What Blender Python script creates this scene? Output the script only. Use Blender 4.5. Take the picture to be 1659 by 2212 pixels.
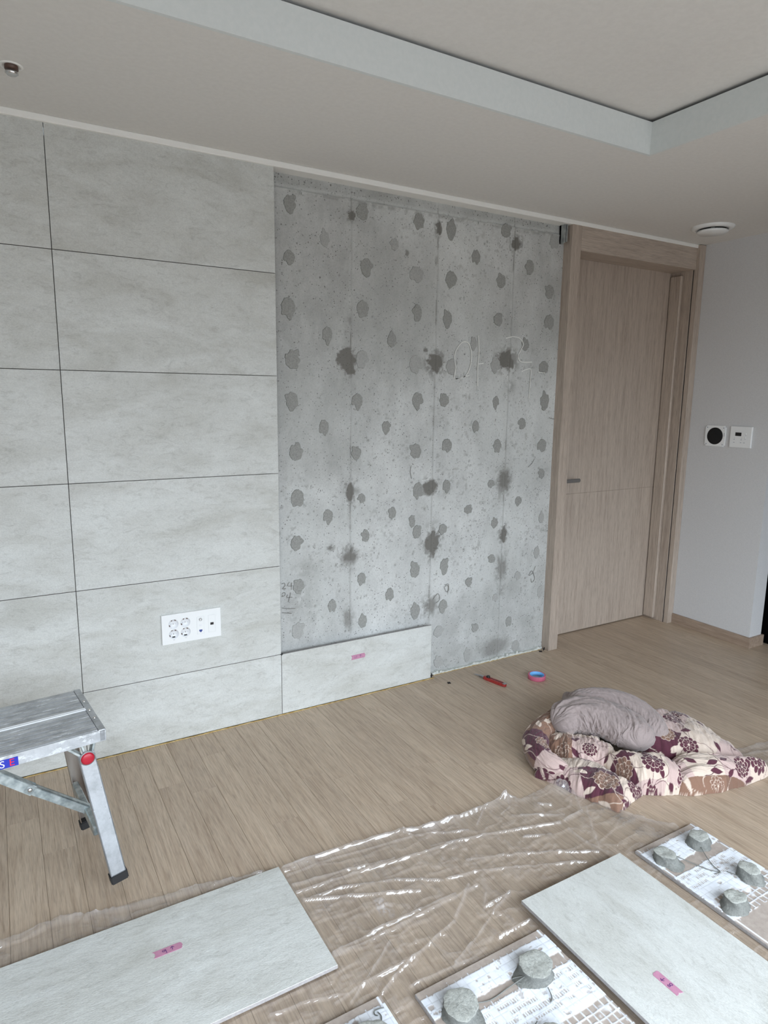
import bpy, bmesh, math, random
import numpy as np
from mathutils import Vector, Matrix

# ------------------------------------------------------------------ camera, light, exposure
SC = bpy.context.scene
COL = SC.collection
for o in list(bpy.data.objects):
    bpy.data.objects.remove(o)

WX, WW = 0.62, 4.3                # centre and width of the window behind the camera
YAW, PITCH, ROLL = 0.5302, -0.1734, 0.0123
cam_data = bpy.data.cameras.new('camera')
cam_data.sensor_fit = 'VERTICAL'
cam_data.sensor_height = 24.0
cam_data.lens = 24.0 * 1428.86 / 2212.0
cam_data.clip_start = 0.02
cam = bpy.data.objects.new('camera', cam_data)
COL.objects.link(cam)
_f = Vector((math.sin(YAW) * math.cos(PITCH), math.cos(YAW) * math.cos(PITCH), math.sin(PITCH)))
_r = Vector((math.cos(YAW), -math.sin(YAW), 0))
_u = _r.cross(_f)
_r2 = math.cos(ROLL) * _r + math.sin(ROLL) * _u
_u2 = -math.sin(ROLL) * _r + math.cos(ROLL) * _u
cam.matrix_world = Matrix(((_r2.x, _u2.x, -_f.x, -0.2116), (_r2.y, _u2.y, -_f.y, -2.6024),
                           (_r2.z, _u2.z, -_f.z, 1.4094), (0, 0, 0, 1)))
SC.camera = cam

SC.view_settings.view_transform = 'Standard'
SC.view_settings.look = 'None'
SC.view_settings.gamma = 1.0
SC.view_settings.use_curve_mapping = False
SC.view_settings.exposure = 0.0
SC.cycles.max_bounces = 8
SC.cycles.diffuse_bounces = 5
SC.cycles.glossy_bounces = 3
SC.cycles.transmission_bounces = 2
SC.cycles.caustics_reflective = False
SC.cycles.caustics_refractive = False

world = bpy.data.worlds.new('overcast_sky')
SC.world = world
world.use_nodes = True
_nt = world.node_tree
_bg = _nt.nodes['Background']
SKY = 11.8                                        # overcast daylight; darker ground below the horizon
_tc = _nt.nodes.new('ShaderNodeTexCoord')
_sx = _nt.nodes.new('ShaderNodeSeparateXYZ')
_mr = _nt.nodes.new('ShaderNodeMapRange')
_mr.inputs['From Min'].default_value = -1.0
_rp = _nt.nodes.new('ShaderNodeValToRGB')
_el = _rp.color_ramp.elements
_el.new(0.5)
_el.new(0.75)
for _e, (_p, _c) in zip(_el, ((0.485, (0.115, 0.121, 0.130, 1)), (0.515, (0.34, 0.377, 0.42, 1)), (0.75, (0.84, 0.928, 1.03, 1)), (1.0, (0.96, 1.055, 1.16, 1)))):
    _e.position = _p
    _e.color = _c
_nt.links.new(_tc.outputs['Generated'], _sx.inputs[0])
_nt.links.new(_sx.outputs['Z'], _mr.inputs['Value'])
_nt.links.new(_mr.outputs[0], _rp.inputs['Fac'])
_nt.links.new(_rp.outputs['Color'], _bg.inputs['Color'])
_bg.inputs['Strength'].default_value = SKY


def area_light(name, loc, target, sx, sy, power, color):
    d = bpy.data.lights.new(name, 'AREA')
    d.shape = 'RECTANGLE'
    d.size, d.size_y, d.energy, d.color = sx, sy, power, color
    o = bpy.data.objects.new(name, d)
    COL.objects.link(o)
    o.location = loc
    o.rotation_euler = (Vector(target) - Vector(loc)).to_track_quat('-Z', 'Y').to_euler()
    return o


# sampling portal in the window opening behind the photographer: the sky outside is the light
_portal = area_light('window_portal', (WX, -3.42, 1.09), (WX, 0, 1.09), WW, 1.86, 1, (1, 1, 1))
_portal.data.cycles.is_portal = True

# ------------------------------------------------------------------ helpers
RNG = np.random.default_rng(7)


def tag(o, label=None, cat=None, group=None, kind=None):
    if label: o['label'] = label
    if cat: o['category'] = cat
    if group: o['group'] = group
    if kind: o['kind'] = kind
    return o


def link(o, parent=None):
    COL.objects.link(o)
    if parent is not None:
        o.parent = parent
    return o


def mesh_obj(name, verts, faces, mat, parent=None, smooth=False, fmat=None):
    me = bpy.data.meshes.new(name)
    me.from_pydata([tuple(v) for v in verts], [], [tuple(f) for f in faces])
    mats = mat if isinstance(mat, (list, tuple)) else [mat]
    for m in mats:
        me.materials.append(m)
    if fmat is not None:
        me.polygons.foreach_set('material_index', np.asarray(fmat, dtype=np.int32))
    if smooth:
        me.polygons.foreach_set('use_smooth', np.ones(len(me.polygons), dtype=bool))
    me.update()
    return link(bpy.data.objects.new(name, me), parent)


def bm_obj(name, bm, mat, parent=None, smooth=False):
    me = bpy.data.meshes.new(name)
    bm.normal_update()
    bm.to_mesh(me)
    bm.free()
    for m in (mat if isinstance(mat, (list, tuple)) else [mat]):
        me.materials.append(m)
    if smooth:
        me.polygons.foreach_set('use_smooth', np.ones(len(me.polygons), dtype=bool))
    return link(bpy.data.objects.new(name, me), parent)


def empty(name, loc=(0, 0, 0), rz=0.0, parent=None):
    o = bpy.data.objects.new(name, None)
    o.empty_display_size = 0.05
    link(o, parent)
    o.location = loc
    o.rotation_euler = (0, 0, rz)
    return o


def bm_box(bm, a, b, M=None, mi=0):
    x0, y0, z0 = a
    x1, y1, z1 = b
    cs = [(x0, y0, z0), (x1, y0, z0), (x1, y1, z0), (x0, y1, z0), (x0, y0, z1), (x1, y0, z1), (x1, y1, z1), (x0, y1, z1)]
    vs = [bm.verts.new(M @ Vector(c) if M else c) for c in cs]
    fs = []
    for f in ((0, 3, 2, 1), (4, 5, 6, 7), (0, 1, 5, 4), (1, 2, 6, 5), (2, 3, 7, 6), (3, 0, 4, 7)):
        fc = bm.faces.new([vs[i] for i in f])
        fc.material_index = mi
        fs.append(fc)
    return vs, fs


def box(name, a, b, mat, parent=None, bev=0.0, seg=1, M=None):
    bm = bmesh.new()
    bm_box(bm, a, b, M)
    if bev > 0:
        bmesh.ops.bevel(bm, geom=bm.edges[:], offset=bev, segments=seg, profile=0.6, affect='EDGES')
    return bm_obj(name, bm, mat, parent, smooth=False)


def bar_matrix(p0, p1, up=(0, 0, 1)):
    """x axis runs from p0 to p1, origin at p0"""
    p0, p1 = Vector(p0), Vector(p1)
    x = (p1 - p0).normalized()
    y = Vector(up).cross(x).normalized()
    z = x.cross(y)
    return Matrix(((x.x, y.x, z.x, p0.x), (x.y, y.y, z.y, p0.y), (x.z, y.z, z.z, p0.z), (0, 0, 0, 1))), (p1 - p0).length


def lathe_bm(bm, prof, n=32, c=(0, 0, 0), M=None, mi=0, close=False):
    rings = []
    for r, z in prof:
        if r < 1e-6:
            p = Vector((c[0], c[1], c[2] + z))
            rings.append([bm.verts.new(M @ p if M else p)])
        else:
            ring = []
            for k in range(n):
                a = 2 * math.pi * k / n
                p = Vector((c[0] + r * math.cos(a), c[1] + r * math.sin(a), c[2] + z))
                ring.append(bm.verts.new(M @ p if M else p))
            rings.append(ring)
    pairs = list(zip(rings[:-1], rings[1:]))
    if close:
        pairs.append((rings[-1], rings[0]))
    for A, B in pairs:
        for k in range(n):
            k2 = (k + 1) % n
            if len(A) == 1 and len(B) == 1:
                continue
            if len(A) == 1:
                f = bm.faces.new((A[0], B[k2], B[k]))
            elif len(B) == 1:
                f = bm.faces.new((A[k], A[k2], B[0]))
            else:
                f = bm.faces.new((A[k], A[k2], B[k2], B[k]))
            f.material_index = mi
            f.smooth = True


def catmull(pts, n, closed=False):
    P = np.asarray(pts, float)
    m = len(P)
    segs = m if closed else m - 1
    out = []
    for s in range(segs):
        if closed:
            p0, p1, p2, p3 = P[(s - 1) % m], P[s], P[(s + 1) % m], P[(s + 2) % m]
        else:
            p0, p1, p2, p3 = P[max(s - 1, 0)], P[s], P[s + 1], P[min(s + 2, m - 1)]
        for k in range(n):
            t = k / n
            out.append(0.5 * ((2 * p1) + (p2 - p0) * t + (2 * p0 - 5 * p1 + 4 * p2 - p3) * t * t + (3 * p1 - p0 - 3 * p2 + p3) * t ** 3))
    if not closed:
        out.append(P[-1])
    return np.array(out)


def resample(P, n, closed=False):
    P = np.asarray(P, float)
    Q = np.vstack([P, P[:1]]) if closed else P
    d = np.r_[0, np.cumsum(np.linalg.norm(np.diff(Q, axis=0), axis=1))]
    t = np.linspace(0, d[-1], n + 1)[:-1] if closed else np.linspace(0, d[-1], n)
    return np.stack([np.interp(t, d, Q[:, i]) for i in range(Q.shape[1])], 1)


def ribbon_bm(bm, pts, w, normal, lift=0.0, mi=0):
    """thin stroke of width w following pts, lying across normal"""
    P = [Vector(p) for p in pts]
    nrm = Vector(normal)
    L, R_ = [], []
    for i, p in enumerate(P):
        d = (P[min(i + 1, len(P) - 1)] - P[max(i - 1, 0)])
        s = d.cross(nrm).normalized() * (w / 2)
        L.append(bm.verts.new(p + s + nrm * lift))
        R_.append(bm.verts.new(p - s + nrm * lift))
    for i in range(len(P) - 1):
        f = bm.faces.new((L[i], R_[i], R_[i + 1], L[i + 1]))
        f.material_index = mi


def tube_bm(bm, pts, rad, n=8, mi=0):
    P = [Vector(p) for p in pts]
    rr = rad if hasattr(rad, '__len__') else [rad] * len(P)
    rings = []
    for i, p in enumerate(P):
        d = (P[min(i + 1, len(P) - 1)] - P[max(i - 1, 0)]).normalized()
        a = d.cross(Vector((0.13, 0.21, 1.0))).normalized()
        b = d.cross(a)
        rings.append([bm.verts.new(p + rr[i] * (math.cos(2 * math.pi * k / n) * a + math.sin(2 * math.pi * k / n) * b)) for k in range(n)])
    for A, B in zip(rings[:-1], rings[1:]):
        for k in range(n):
            f = bm.faces.new((A[k], A[(k + 1) % n], B[(k + 1) % n], B[k]))
            f.smooth = True
            f.material_index = mi
    for R_ in (rings[0][::-1], rings[-1]):
        bm.faces.new(R_).material_index = mi


def _hash(ix, iy, s):
    h = (ix.astype(np.int64) * 374761393 + iy.astype(np.int64) * 668265263 + s * 974711) & 0x7fffffff
    h = ((h ^ (h >> 13)) * 1274126177) & 0x7fffffff
    return ((h ^ (h >> 16)) & 0xffff) / 65535.0


def vnoise(x, y, s=0):
    ix, iy = np.floor(x), np.floor(y)
    fx, fy = x - ix, y - iy
    fx = fx * fx * (3 - 2 * fx)
    fy = fy * fy * (3 - 2 * fy)
    a, b, c, d = _hash(ix, iy, s), _hash(ix + 1, iy, s), _hash(ix, iy + 1, s), _hash(ix + 1, iy + 1, s)
    return (a * (1 - fx) + b * fx) * (1 - fy) + (c * (1 - fx) + d * fx) * fy


def fbm(x, y, s=0, o=4):
    t, a, w = 0, 0.5, 0
    for k in range(o):
        t = t + a * vnoise(x * 2 ** k, y * 2 ** k, s + k * 17)
        w += a
        a *= 0.55
    return t / w


def smooth(e0, e1, x):
    t = np.clip((x - e0) / (e1 - e0), 0, 1)
    return t * t * (3 - 2 * t)


def grid_faces(nu, nv, flip=False):
    i = np.arange(nu - 1)[:, None] * nv + np.arange(nv - 1)[None, :]
    q = np.stack([i, i + nv, i + nv + 1, i + 1], -1).reshape(-1, 4)
    return q[:, ::-1] if flip else q


def fast_mesh(name, V, F, mat, parent=None, smooth_=True, attrs=None, colors=None):
    me = bpy.data.meshes.new(name)
    V = np.asarray(V, np.float32)
    F = np.asarray(F, np.int32)
    me.vertices.add(len(V))
    me.vertices.foreach_set('co', V.ravel())
    me.loops.add(F.size)
    me.loops.foreach_set('vertex_index', F.ravel())
    me.polygons.add(len(F))
    me.polygons.foreach_set('loop_start', np.arange(0, F.size, F.shape[1], dtype=np.int32))
    me.polygons.foreach_set('use_smooth', np.full(len(F), smooth_, dtype=bool))
    for k, v in (attrs or {}).items():
        a = me.attributes.new(k, 'FLOAT', 'POINT')
        a.data.foreach_set('value', np.asarray(v, np.float32).ravel())
    for k, v in (colors or {}).items():
        a = me.attributes.new(k, 'FLOAT_COLOR', 'POINT')
        a.data.foreach_set('color', np.asarray(v, np.float32).ravel())
    for m in (mat if isinstance(mat, (list, tuple)) else [mat]):
        me.materials.append(m)
    me.update(calc_edges=True)
    me.validate()
    return link(bpy.data.objects.new(name, me), parent)


def text_bm(bm, s, size, M, mi=0):
    cu = bpy.data.curves.new('lettering', 'FONT')
    cu.body = s
    cu.size = size
    o = bpy.data.objects.new('lettering', cu)
    COL.objects.link(o)
    bpy.context.view_layer.update()
    me = o.evaluated_get(bpy.context.evaluated_depsgraph_get()).to_mesh()
    vs = [bm.verts.new(M @ v.co) for v in me.vertices]
    for p in me.polygons:
        try:
            bm.faces.new([vs[i] for i in p.vertices]).material_index = mi
        except ValueError:
            pass
    bpy.data.objects.remove(o)
    bpy.data.curves.remove(cu)


# ------------------------------------------------------------------ materials
def srgb(r, g, b):
    f = lambda c: (c / 255 / 12.92) if c / 255 <= 0.04045 else ((c / 255 + 0.055) / 1.055) ** 2.4
    return (f(r), f(g), f(b), 1)


class Mat:
    def __init__(s, name, color=(0.5, 0.5, 0.5, 1), rough=0.5, metal=0.0, spec=0.5):
        s.m = bpy.data.materials.new(name)
        s.m.use_nodes = True
        s.nt = s.m.node_tree
        s.b = s.nt.nodes['Principled BSDF']
        s.b.inputs['Base Color'].default_value = color
        s.b.inputs['Roughness'].default_value = rough
        s.b.inputs['Metallic'].default_value = metal
        s.b.inputs['Specular IOR Level'].default_value = spec

    def n(s, t, **k):
        nd = s.nt.nodes.new(t)
        for a, v in k.items():
            if a in nd.inputs:
                nd.inputs[a].default_value = v
            else:
                setattr(nd, a, v)
        return nd

    def l(s, a, b):
        s.nt.links.new(a, b)

    def put(s, out, inp):
        s.l(out, s.b.inputs[inp])

    def coord(s, scale=(1, 1, 1), rot=(0, 0, 0), rnd=0.0, kind='Object'):
        tc = s.n('ShaderNodeTexCoord')
        mp = s.n('ShaderNodeMapping')
        mp.inputs['Scale'].default_value = scale
        mp.inputs['Rotation'].default_value = rot
        src = tc.outputs[kind]
        if rnd:
            oi = s.n('ShaderNodeObjectInfo')
            mu = s.n('ShaderNodeMath', operation='MULTIPLY')
            mu.inputs[1].default_value = rnd
            s.l(oi.outputs['Random'], mu.inputs[0])
            ad = s.n('ShaderNodeVectorMath', operation='ADD')
            s.l(src, ad.inputs[0])
            s.l(mu.outputs[0], ad.inputs[1])
            src = ad.outputs[0]
        s.l(src, mp.inputs['Vector'])
        return mp.outputs['Vector']

    def noise(s, vec, scale=5, detail=4, rough=0.55, dist=0.0):
        nd = s.n('ShaderNodeTexNoise')
        nd.inputs['Scale'].default_value = scale
        nd.inputs['Detail'].default_value = detail
        nd.inputs['Roughness'].default_value = rough
        nd.inputs['Distortion'].default_value = dist
        if vec is not None:
            s.l(vec, nd.inputs['Vector'])
        return nd.outputs['Fac']

    def ramp(s, fac, stops):
        r = s.n('ShaderNodeValToRGB')
        els = r.color_ramp.elements
        while len(els) < len(stops):
            els.new(0.5)
        for e, (p, c) in zip(els, stops):
            e.position = p
            e.color = c if len(c) == 4 else (*c, 1)
        s.l(fac, r.inputs['Fac'])
        return r.outputs['Color']

    def mix(s, fac, a, b, mode='MIX'):
        m = s.n('ShaderNodeMix', data_type='RGBA', blend_type=mode)
        for v, i in ((fac, 0), (a, 6), (b, 7)):
            if isinstance(v, (int, float)):
                m.inputs[i].default_value = v
            elif isinstance(v, tuple):
                m.inputs[i].default_value = v
            else:
                s.l(v, m.inputs[i])
        return m.outputs[2]

    def math(s, op, a, b=None, clamp=False):
        m = s.n('ShaderNodeMath', operation=op)
        m.use_clamp = clamp
        for v, i in ((a, 0), (b, 1)):
            if v is None:
                continue
            if isinstance(v, (int, float)):
                m.inputs[i].default_value = v
            else:
                s.l(v, m.inputs[i])
        return m.outputs[0]

    def attr(s, name):
        a = s.n('ShaderNodeAttribute')
        a.attribute_name = name
        return a

    def bump(s, h, strength=0.3, dist=0.002):
        b = s.n('ShaderNodeBump')
        b.inputs['Strength'].default_value = strength
        b.inputs['Distance'].default_value = dist
        s.l(h, b.inputs['Height'])
        s.put(b.outputs['Normal'], 'Normal')


def g(v, a=1):
    return (v, v, v, a)


MAT = {}


def simple(name, color, rough=0.5, metal=0.0, spec=0.5):
    MAT[name] = Mat(name, color, rough, metal, spec).m
    return MAT[name]


def noisy(name, c0, c1, scale=30, rough=0.6, metal=0.0, stretch=(1, 1, 1), bump=0.0, bscale=None, lo=0.35, hi=0.65, spec=0.5, rnd=0.0):
    m = Mat(name, c0, rough, metal, spec)
    v = m.coord(stretch, rnd=rnd)
    f = m.noise(v, scale, 2, 0.6)
    m.put(m.ramp(f, [(lo, c0), (hi, c1)]), 'Base Color')
    if bump:
        m.bump(m.noise(v, bscale or scale * 4, 2, 0.6), bump)
    MAT[name] = m.m
    return m.m


noisy('ceiling_paper', (0.70, 0.69, 0.665, 1), (0.73, 0.72, 0.695, 1), 60, 0.85)
noisy('tray_paper', (0.66, 0.70, 0.695, 1), (0.69, 0.725, 0.72, 1), 60, 0.8)
noisy('wallpaper', (0.59, 0.595, 0.60, 1), (0.64, 0.645, 0.65, 1), 120, 0.85, stretch=(1, 1, 3))
noisy('white_trim', (0.86, 0.86, 0.83, 1), (0.88, 0.88, 0.85, 1), 20, 0.5)
simple('white_plastic', (0.84, 0.86, 0.86, 1), 0.32)
simple('plate_edge', (0.60, 0.62, 0.63, 1), 0.4)
simple('socket_white', (0.80, 0.82, 0.84, 1), 0.35)
simple('dark_hole', (0.012, 0.010, 0.010, 1), 0.6)
simple('brown_clip', (0.10, 0.055, 0.04, 1), 0.4)
simple('port_blue', (0.03, 0.06, 0.25, 1), 0.4)
simple('chrome', (0.70, 0.70, 0.70, 1), 0.22, 1.0)
simple('black_rubber', (0.014, 0.014, 0.015, 1), 0.75)
simple('black_plastic', (0.012, 0.012, 0.013, 1), 0.45)
simple('black_mesh', (0.006, 0.006, 0.006, 1), 0.9)
simple('black_gloss', (0.0022, 0.0022, 0.0026, 1), 0.5, 0, 0.06)
simple('grey_print', (0.35, 0.38, 0.44, 1), 0.6)
simple('red_plastic', (0.42, 0.012, 0.03, 1), 0.3)
noisy('knife_red', (0.30, 0.018, 0.018, 1), (0.40, 0.05, 0.045, 1), 90, 0.32)
simple('blade_steel', (0.42, 0.42, 0.44, 1), 0.35, 1.0)
simple('lever_metal', (0.20, 0.19, 0.18, 1), 0.45, 0.3)
noisy('pink_tape', srgb(188, 134, 160), srgb(180, 126, 152), 60, 0.6)
noisy('tape_roll_pink', srgb(212, 112, 140), srgb(202, 104, 132), 40, 0.6)
simple('tape_core_blue', srgb(120, 190, 250), 0.5)
simple('ink_purple', srgb(80, 30, 110), 0.6)
simple('chalk', srgb(228, 229, 224), 0.9)
simple('pencil', srgb(112, 110, 104), 0.8)
simple('sticker_blue', srgb(35, 50, 170), 0.35)
simple('sticker_highlight_white', srgb(235, 238, 240), 0.35)
simple('sticker_red', srgb(225, 40, 60), 0.35)
noisy('gold_strip', srgb(176, 146, 84), srgb(212, 190, 138), 35, 0.35, 0.2, stretch=(1, 1, 1))
noisy('plaster_white', srgb(190, 195, 190), srgb(215, 218, 214), 60, 0.9, bump=0.6, bscale=150)
noisy('galvanised', srgb(135, 140, 140), srgb(175, 180, 178), 30, 0.45, 0.25)
simple('joint_dark', (0.03, 0.03, 0.03, 1), 0.9)


def make_aluminium(name, paint):
    m = Mat(name, g(0.5), 0.42, 0.85)
    v = m.coord()
    f = m.noise(v, 22, 6, 0.65)
    base = m.ramp(f, [(0.3, srgb(160, 163, 166)), (0.55, srgb(186, 190, 194)), (0.75, srgb(200, 204, 208))])
    sp = m.noise(v, 95, 4, 0.7)
    dirt = m.ramp(sp, [(0.26, g(1)), (0.33, g(0))])
    col = m.mix(dirt, base, srgb(96, 92, 84))
    w = m.noise(m.coord((0.5, 3.0, 1)), 34, 7, 0.8)
    wm = m.ramp(w, [(0.60 - paint, g(0)), (0.66 - paint, g(1))])
    col = m.mix(wm, col, srgb(214, 218, 220))
    m.put(col, 'Base Color')
    met = m.math('SUBTRACT', 0.55 if paint == 0 else 0.30, m.math('MULTIPLY', m.math('ADD', wm, dirt), 0.7), True)
    m.put(met, 'Metallic')
    m.put(m.ramp(f, [(0.3, g(0.55)), (0.7, g(0.36))]), 'Roughness')
    m.bump(sp, 0.25, 0.001)
    MAT[name] = m.m


make_aluminium('aluminium', 0.0)
make_aluminium('aluminium_painted', 0.06)
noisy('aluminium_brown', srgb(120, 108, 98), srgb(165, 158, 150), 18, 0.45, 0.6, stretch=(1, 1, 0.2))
noisy('zinc', srgb(140, 150, 152), srgb(190, 198, 198), 40, 0.4, 0.7, stretch=(1, 1, 1))


def make_wood(name, c_dark, c_mid, c_light, axis, rnd, lines=70.0, cath=0.5, rough=0.42, pid=False, bump=0.12):
    """fine oak grain running along the given axis (0 x, 1 y, 2 z)"""
    m = Mat(name, c_mid, rough)
    sc = [1.0, 1.0, 1.0]
    sc[axis] = 0.05
    if pid:
        tc = m.n('ShaderNodeTexCoord')
        at = m.attr('pid')
        off = m.n('ShaderNodeVectorMath', operation='MULTIPLY_ADD')
        cx = m.n('ShaderNodeCombineXYZ')
        for i, k in enumerate((3.17, 7.31, 1.7)):
            m.l(m.math('MULTIPLY', at.outputs['Fac'], k), cx.inputs[i])
        ad = m.n('ShaderNodeVectorMath', operation='ADD')
        m.l(tc.outputs['Object'], ad.inputs[0])
        m.l(cx.outputs[0], ad.inputs[1])
        mp = m.n('ShaderNodeMapping')
        mp.inputs['Scale'].default_value = sc
        m.l(ad.outputs[0], mp.inputs['Vector'])
        v = mp.outputs['Vector']
        rv = at.outputs['Fac']
    else:
        v = m.coord(tuple(sc), rnd=rnd)
        rv = m.n('ShaderNodeObjectInfo').outputs['Random']
    warp = m.noise(v, 9.0, 2, 0.5)
    fine = m.noise(v, lines * 5, 2, 0.7)
    med = m.noise(v, lines, 3, 0.6)
    # growth-ring figure: contour lines of a slow stretched noise
    ring = m.math('FRACT', m.math('MULTIPLY', warp, 21.0))
    ring = m.math('ABSOLUTE', m.math('SUBTRACT', ring, 0.5))
    ringm = m.ramp(ring, [(0.0, g(0.1)), (0.16, g(0.7)), (0.5, g(1))])
    col = m.ramp(med, [(0.28, c_dark), (0.5, c_mid), (0.74, c_light)])
    col = m.mix(cath, col, m.mix(ringm, c_dark, c_light))
    finec = m.ramp(fine, [(0.32, g(0.80)), (0.5, g(1.0)), (0.7, g(1.13))])
    col = m.mix(1.0, col, finec, 'MULTIPLY')
    var = m.ramp(rv, [(0.0, (0.93, 0.92, 0.91, 1)), (1.0, (1.06, 1.06, 1.05, 1))])
    col = m.mix(1.0, col, var, 'MULTIPLY')
    m.put(col, 'Base Color')
    MAT[name] = m.m


make_wood('floor_oak', srgb(158, 138, 118), srgb(178, 160, 140), srgb(190, 173, 154), 1, 0, 60, 0.42, 0.42, True)
make_wood('door_oak', srgb(164, 150, 138), srgb(179, 166, 154), srgb(189, 176, 163), 2, 5.0, 60, 0.10, 0.5)
make_wood('door_oak_cross', srgb(164, 150, 138), srgb(179, 166, 154), srgb(189, 176, 163), 0, 5.0, 60, 0.10, 0.5)
make_wood('base_oak', srgb(140, 121, 106), srgb(156, 138, 122), srgb(168, 150, 134), 1, 5.0, 60, 0.10, 0.5)


def make_tile():
    m = Mat('tile_stone', g(0.7), 0.42)
    v = m.coord((1.0, 2.3, 1.0), (0, 0, 0.32), rnd=9.0)
    big = m.noise(v, 3.2, 3, 0.62, 0.6)
    mid = m.noise(v, 20, 5, 0.78, 1.1)
    fine = m.noise(m.coord((1, 1.6, 1), rnd=9.0), 180, 2, 0.75)
    c = m.ramp(big, [(0.30, srgb(190, 191, 185)), (0.5, srgb(203, 205, 201)), (0.72, srgb(212, 215, 212))])
    streak = m.ramp(mid, [(0.30, (0.78, 0.775, 0.765, 1)), (0.47, (0.97, 0.97, 0.97, 1)), (0.75, (1.04, 1.04, 1.04, 1))])
    c = m.mix(1.0, c, streak, 'MULTIPLY')
    c = m.mix(1.0, c, m.ramp(fine, [(0.3, g(0.89)), (0.65, g(1.04))]), 'MULTIPLY')
    m.put(c, 'Base Color')
    m.bump(m.math('ADD', m.noise(v, 20, 3, 0.7), m.math('MULTIPLY', fine, 0.45)), 0.5, 0.0028)
    MAT['tile_stone'] = m.m


make_tile()
noisy('tile_body', srgb(150, 147, 147), srgb(166, 163, 162), 120, 0.8)


def make_tile_back():
    m = Mat('tile_back', g(0.4), 0.85)
    v = m.coord(rnd=4.0)
    brown = m.ramp(m.noise(v, 60, 4, 0.6), [(0.3, srgb(158, 147, 138)), (0.7, srgb(176, 165, 156))])
    white = m.ramp(m.noise(v, 35, 4, 0.6), [(0.3, srgb(216, 222, 230)), (0.7, srgb(236, 241, 247))])
    w = m.attr('glue').outputs['Fac']
    t = m.attr('thread').outputs['Fac']
    c = m.mix(w, brown, white)
    c = m.mix(m.math('MULTIPLY', t, 0.75), c, srgb(196, 200, 206))
    m.put(c, 'Base Color')
    MAT['tile_back'] = m.m


make_tile_back()


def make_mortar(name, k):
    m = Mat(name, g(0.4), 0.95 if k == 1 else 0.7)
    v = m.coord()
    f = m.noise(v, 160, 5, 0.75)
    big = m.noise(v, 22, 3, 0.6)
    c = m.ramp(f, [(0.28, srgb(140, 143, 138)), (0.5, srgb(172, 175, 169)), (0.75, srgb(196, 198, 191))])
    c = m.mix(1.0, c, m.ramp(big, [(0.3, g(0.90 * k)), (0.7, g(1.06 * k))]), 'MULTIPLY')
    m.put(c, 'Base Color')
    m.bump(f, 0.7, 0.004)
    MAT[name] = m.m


make_mortar('mortar', 1.0)
make_mortar('mortar_dark', 0.45)  # darker grey mortar for the dab sides and the strings


def make_concrete():
    m = Mat('concrete', g(0.4), 0.88)
    v = m.coord()
    a = m.noise(v, 2.6, 3, 0.6, 0.4)
    b = m.noise(m.coord((1, 1, 0.35)), 14, 3, 0.65)
    f = m.noise(v, 190, 2, 0.7)
    c = m.ramp(a, [(0.28, srgb(180, 182, 179)), (0.5, srgb(194, 196, 194)), (0.72, srgb(207, 209, 207))])
    c = m.mix(1.0, c, m.ramp(b, [(0.28, g(0.90)), (0.52, g(1.0)), (0.75, g(1.06))]), 'MULTIPLY')
    c = m.mix(1.0, c, m.ramp(f, [(0.3, g(0.88)), (0.6, g(1.04))]), 'MULTIPLY')
    # bug holes of several sizes
    for sc, thr, seed in ((70, 0.085, 0.0), (135, 0.105, 3.3), (30, 0.038, 8.1)):
        mp = m.n('ShaderNodeMapping')
        mp.inputs['Location'].default_value = (seed, seed, seed)
        m.l(m.coord(), mp.inputs['Vector'])
        nz = m.n('ShaderNodeTexNoise', Scale=120.0, Detail=0.0)
        m.l(mp.outputs[0], nz.inputs['Vector'])
        wv = m.n('ShaderNodeVectorMath', operation='MULTIPLY_ADD')
        wv.inputs[1].default_value = (0.006, 0.006, 0.006)
        m.l(nz.outputs['Color'], wv.inputs[0])
        m.l(mp.outputs[0], wv.inputs[2])
        vo = m.n('ShaderNodeTexVoronoi', Scale=float(sc))
        m.l(wv.outputs[0], vo.inputs['Vector'])
        sep = m.n('ShaderNodeSeparateColor')
        m.l(vo.outputs['Color'], sep.inputs[0])
        gate = m.math('GREATER_THAN', sep.outputs[0], 0.70)
        rad = m.math('MULTIPLY', sep.outputs[1], thr * 3.4)
        hole = m.math('MULTIPLY', m.math('LESS_THAN', vo.outputs['Distance'], rad), gate)
        c = m.mix(m.math('MULTIPLY', hole, 0.75), c, srgb(92, 92, 88))
    st = m.attr('stain').outputs['Fac']
    c = m.mix(st, c, srgb(96, 93, 86))
    lt = m.attr('pale').outputs['Fac']
    c = m.mix(lt, c, srgb(205, 209, 206))
    m.put(c, 'Base Color')
    m.bump(f, 0.35, 0.0015)
    MAT['concrete'] = m.m


make_concrete()
noisy('mortar_residue', srgb(139, 140, 136), srgb(160, 161, 157), 150, 0.95, bump=0.6, bscale=300, lo=0.3, hi=0.7)
noisy('mortar_residue_faint', srgb(156, 157, 154), srgb(173, 174, 171), 150, 0.95, bump=0.4, bscale=300, lo=0.3, hi=0.7)


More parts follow.
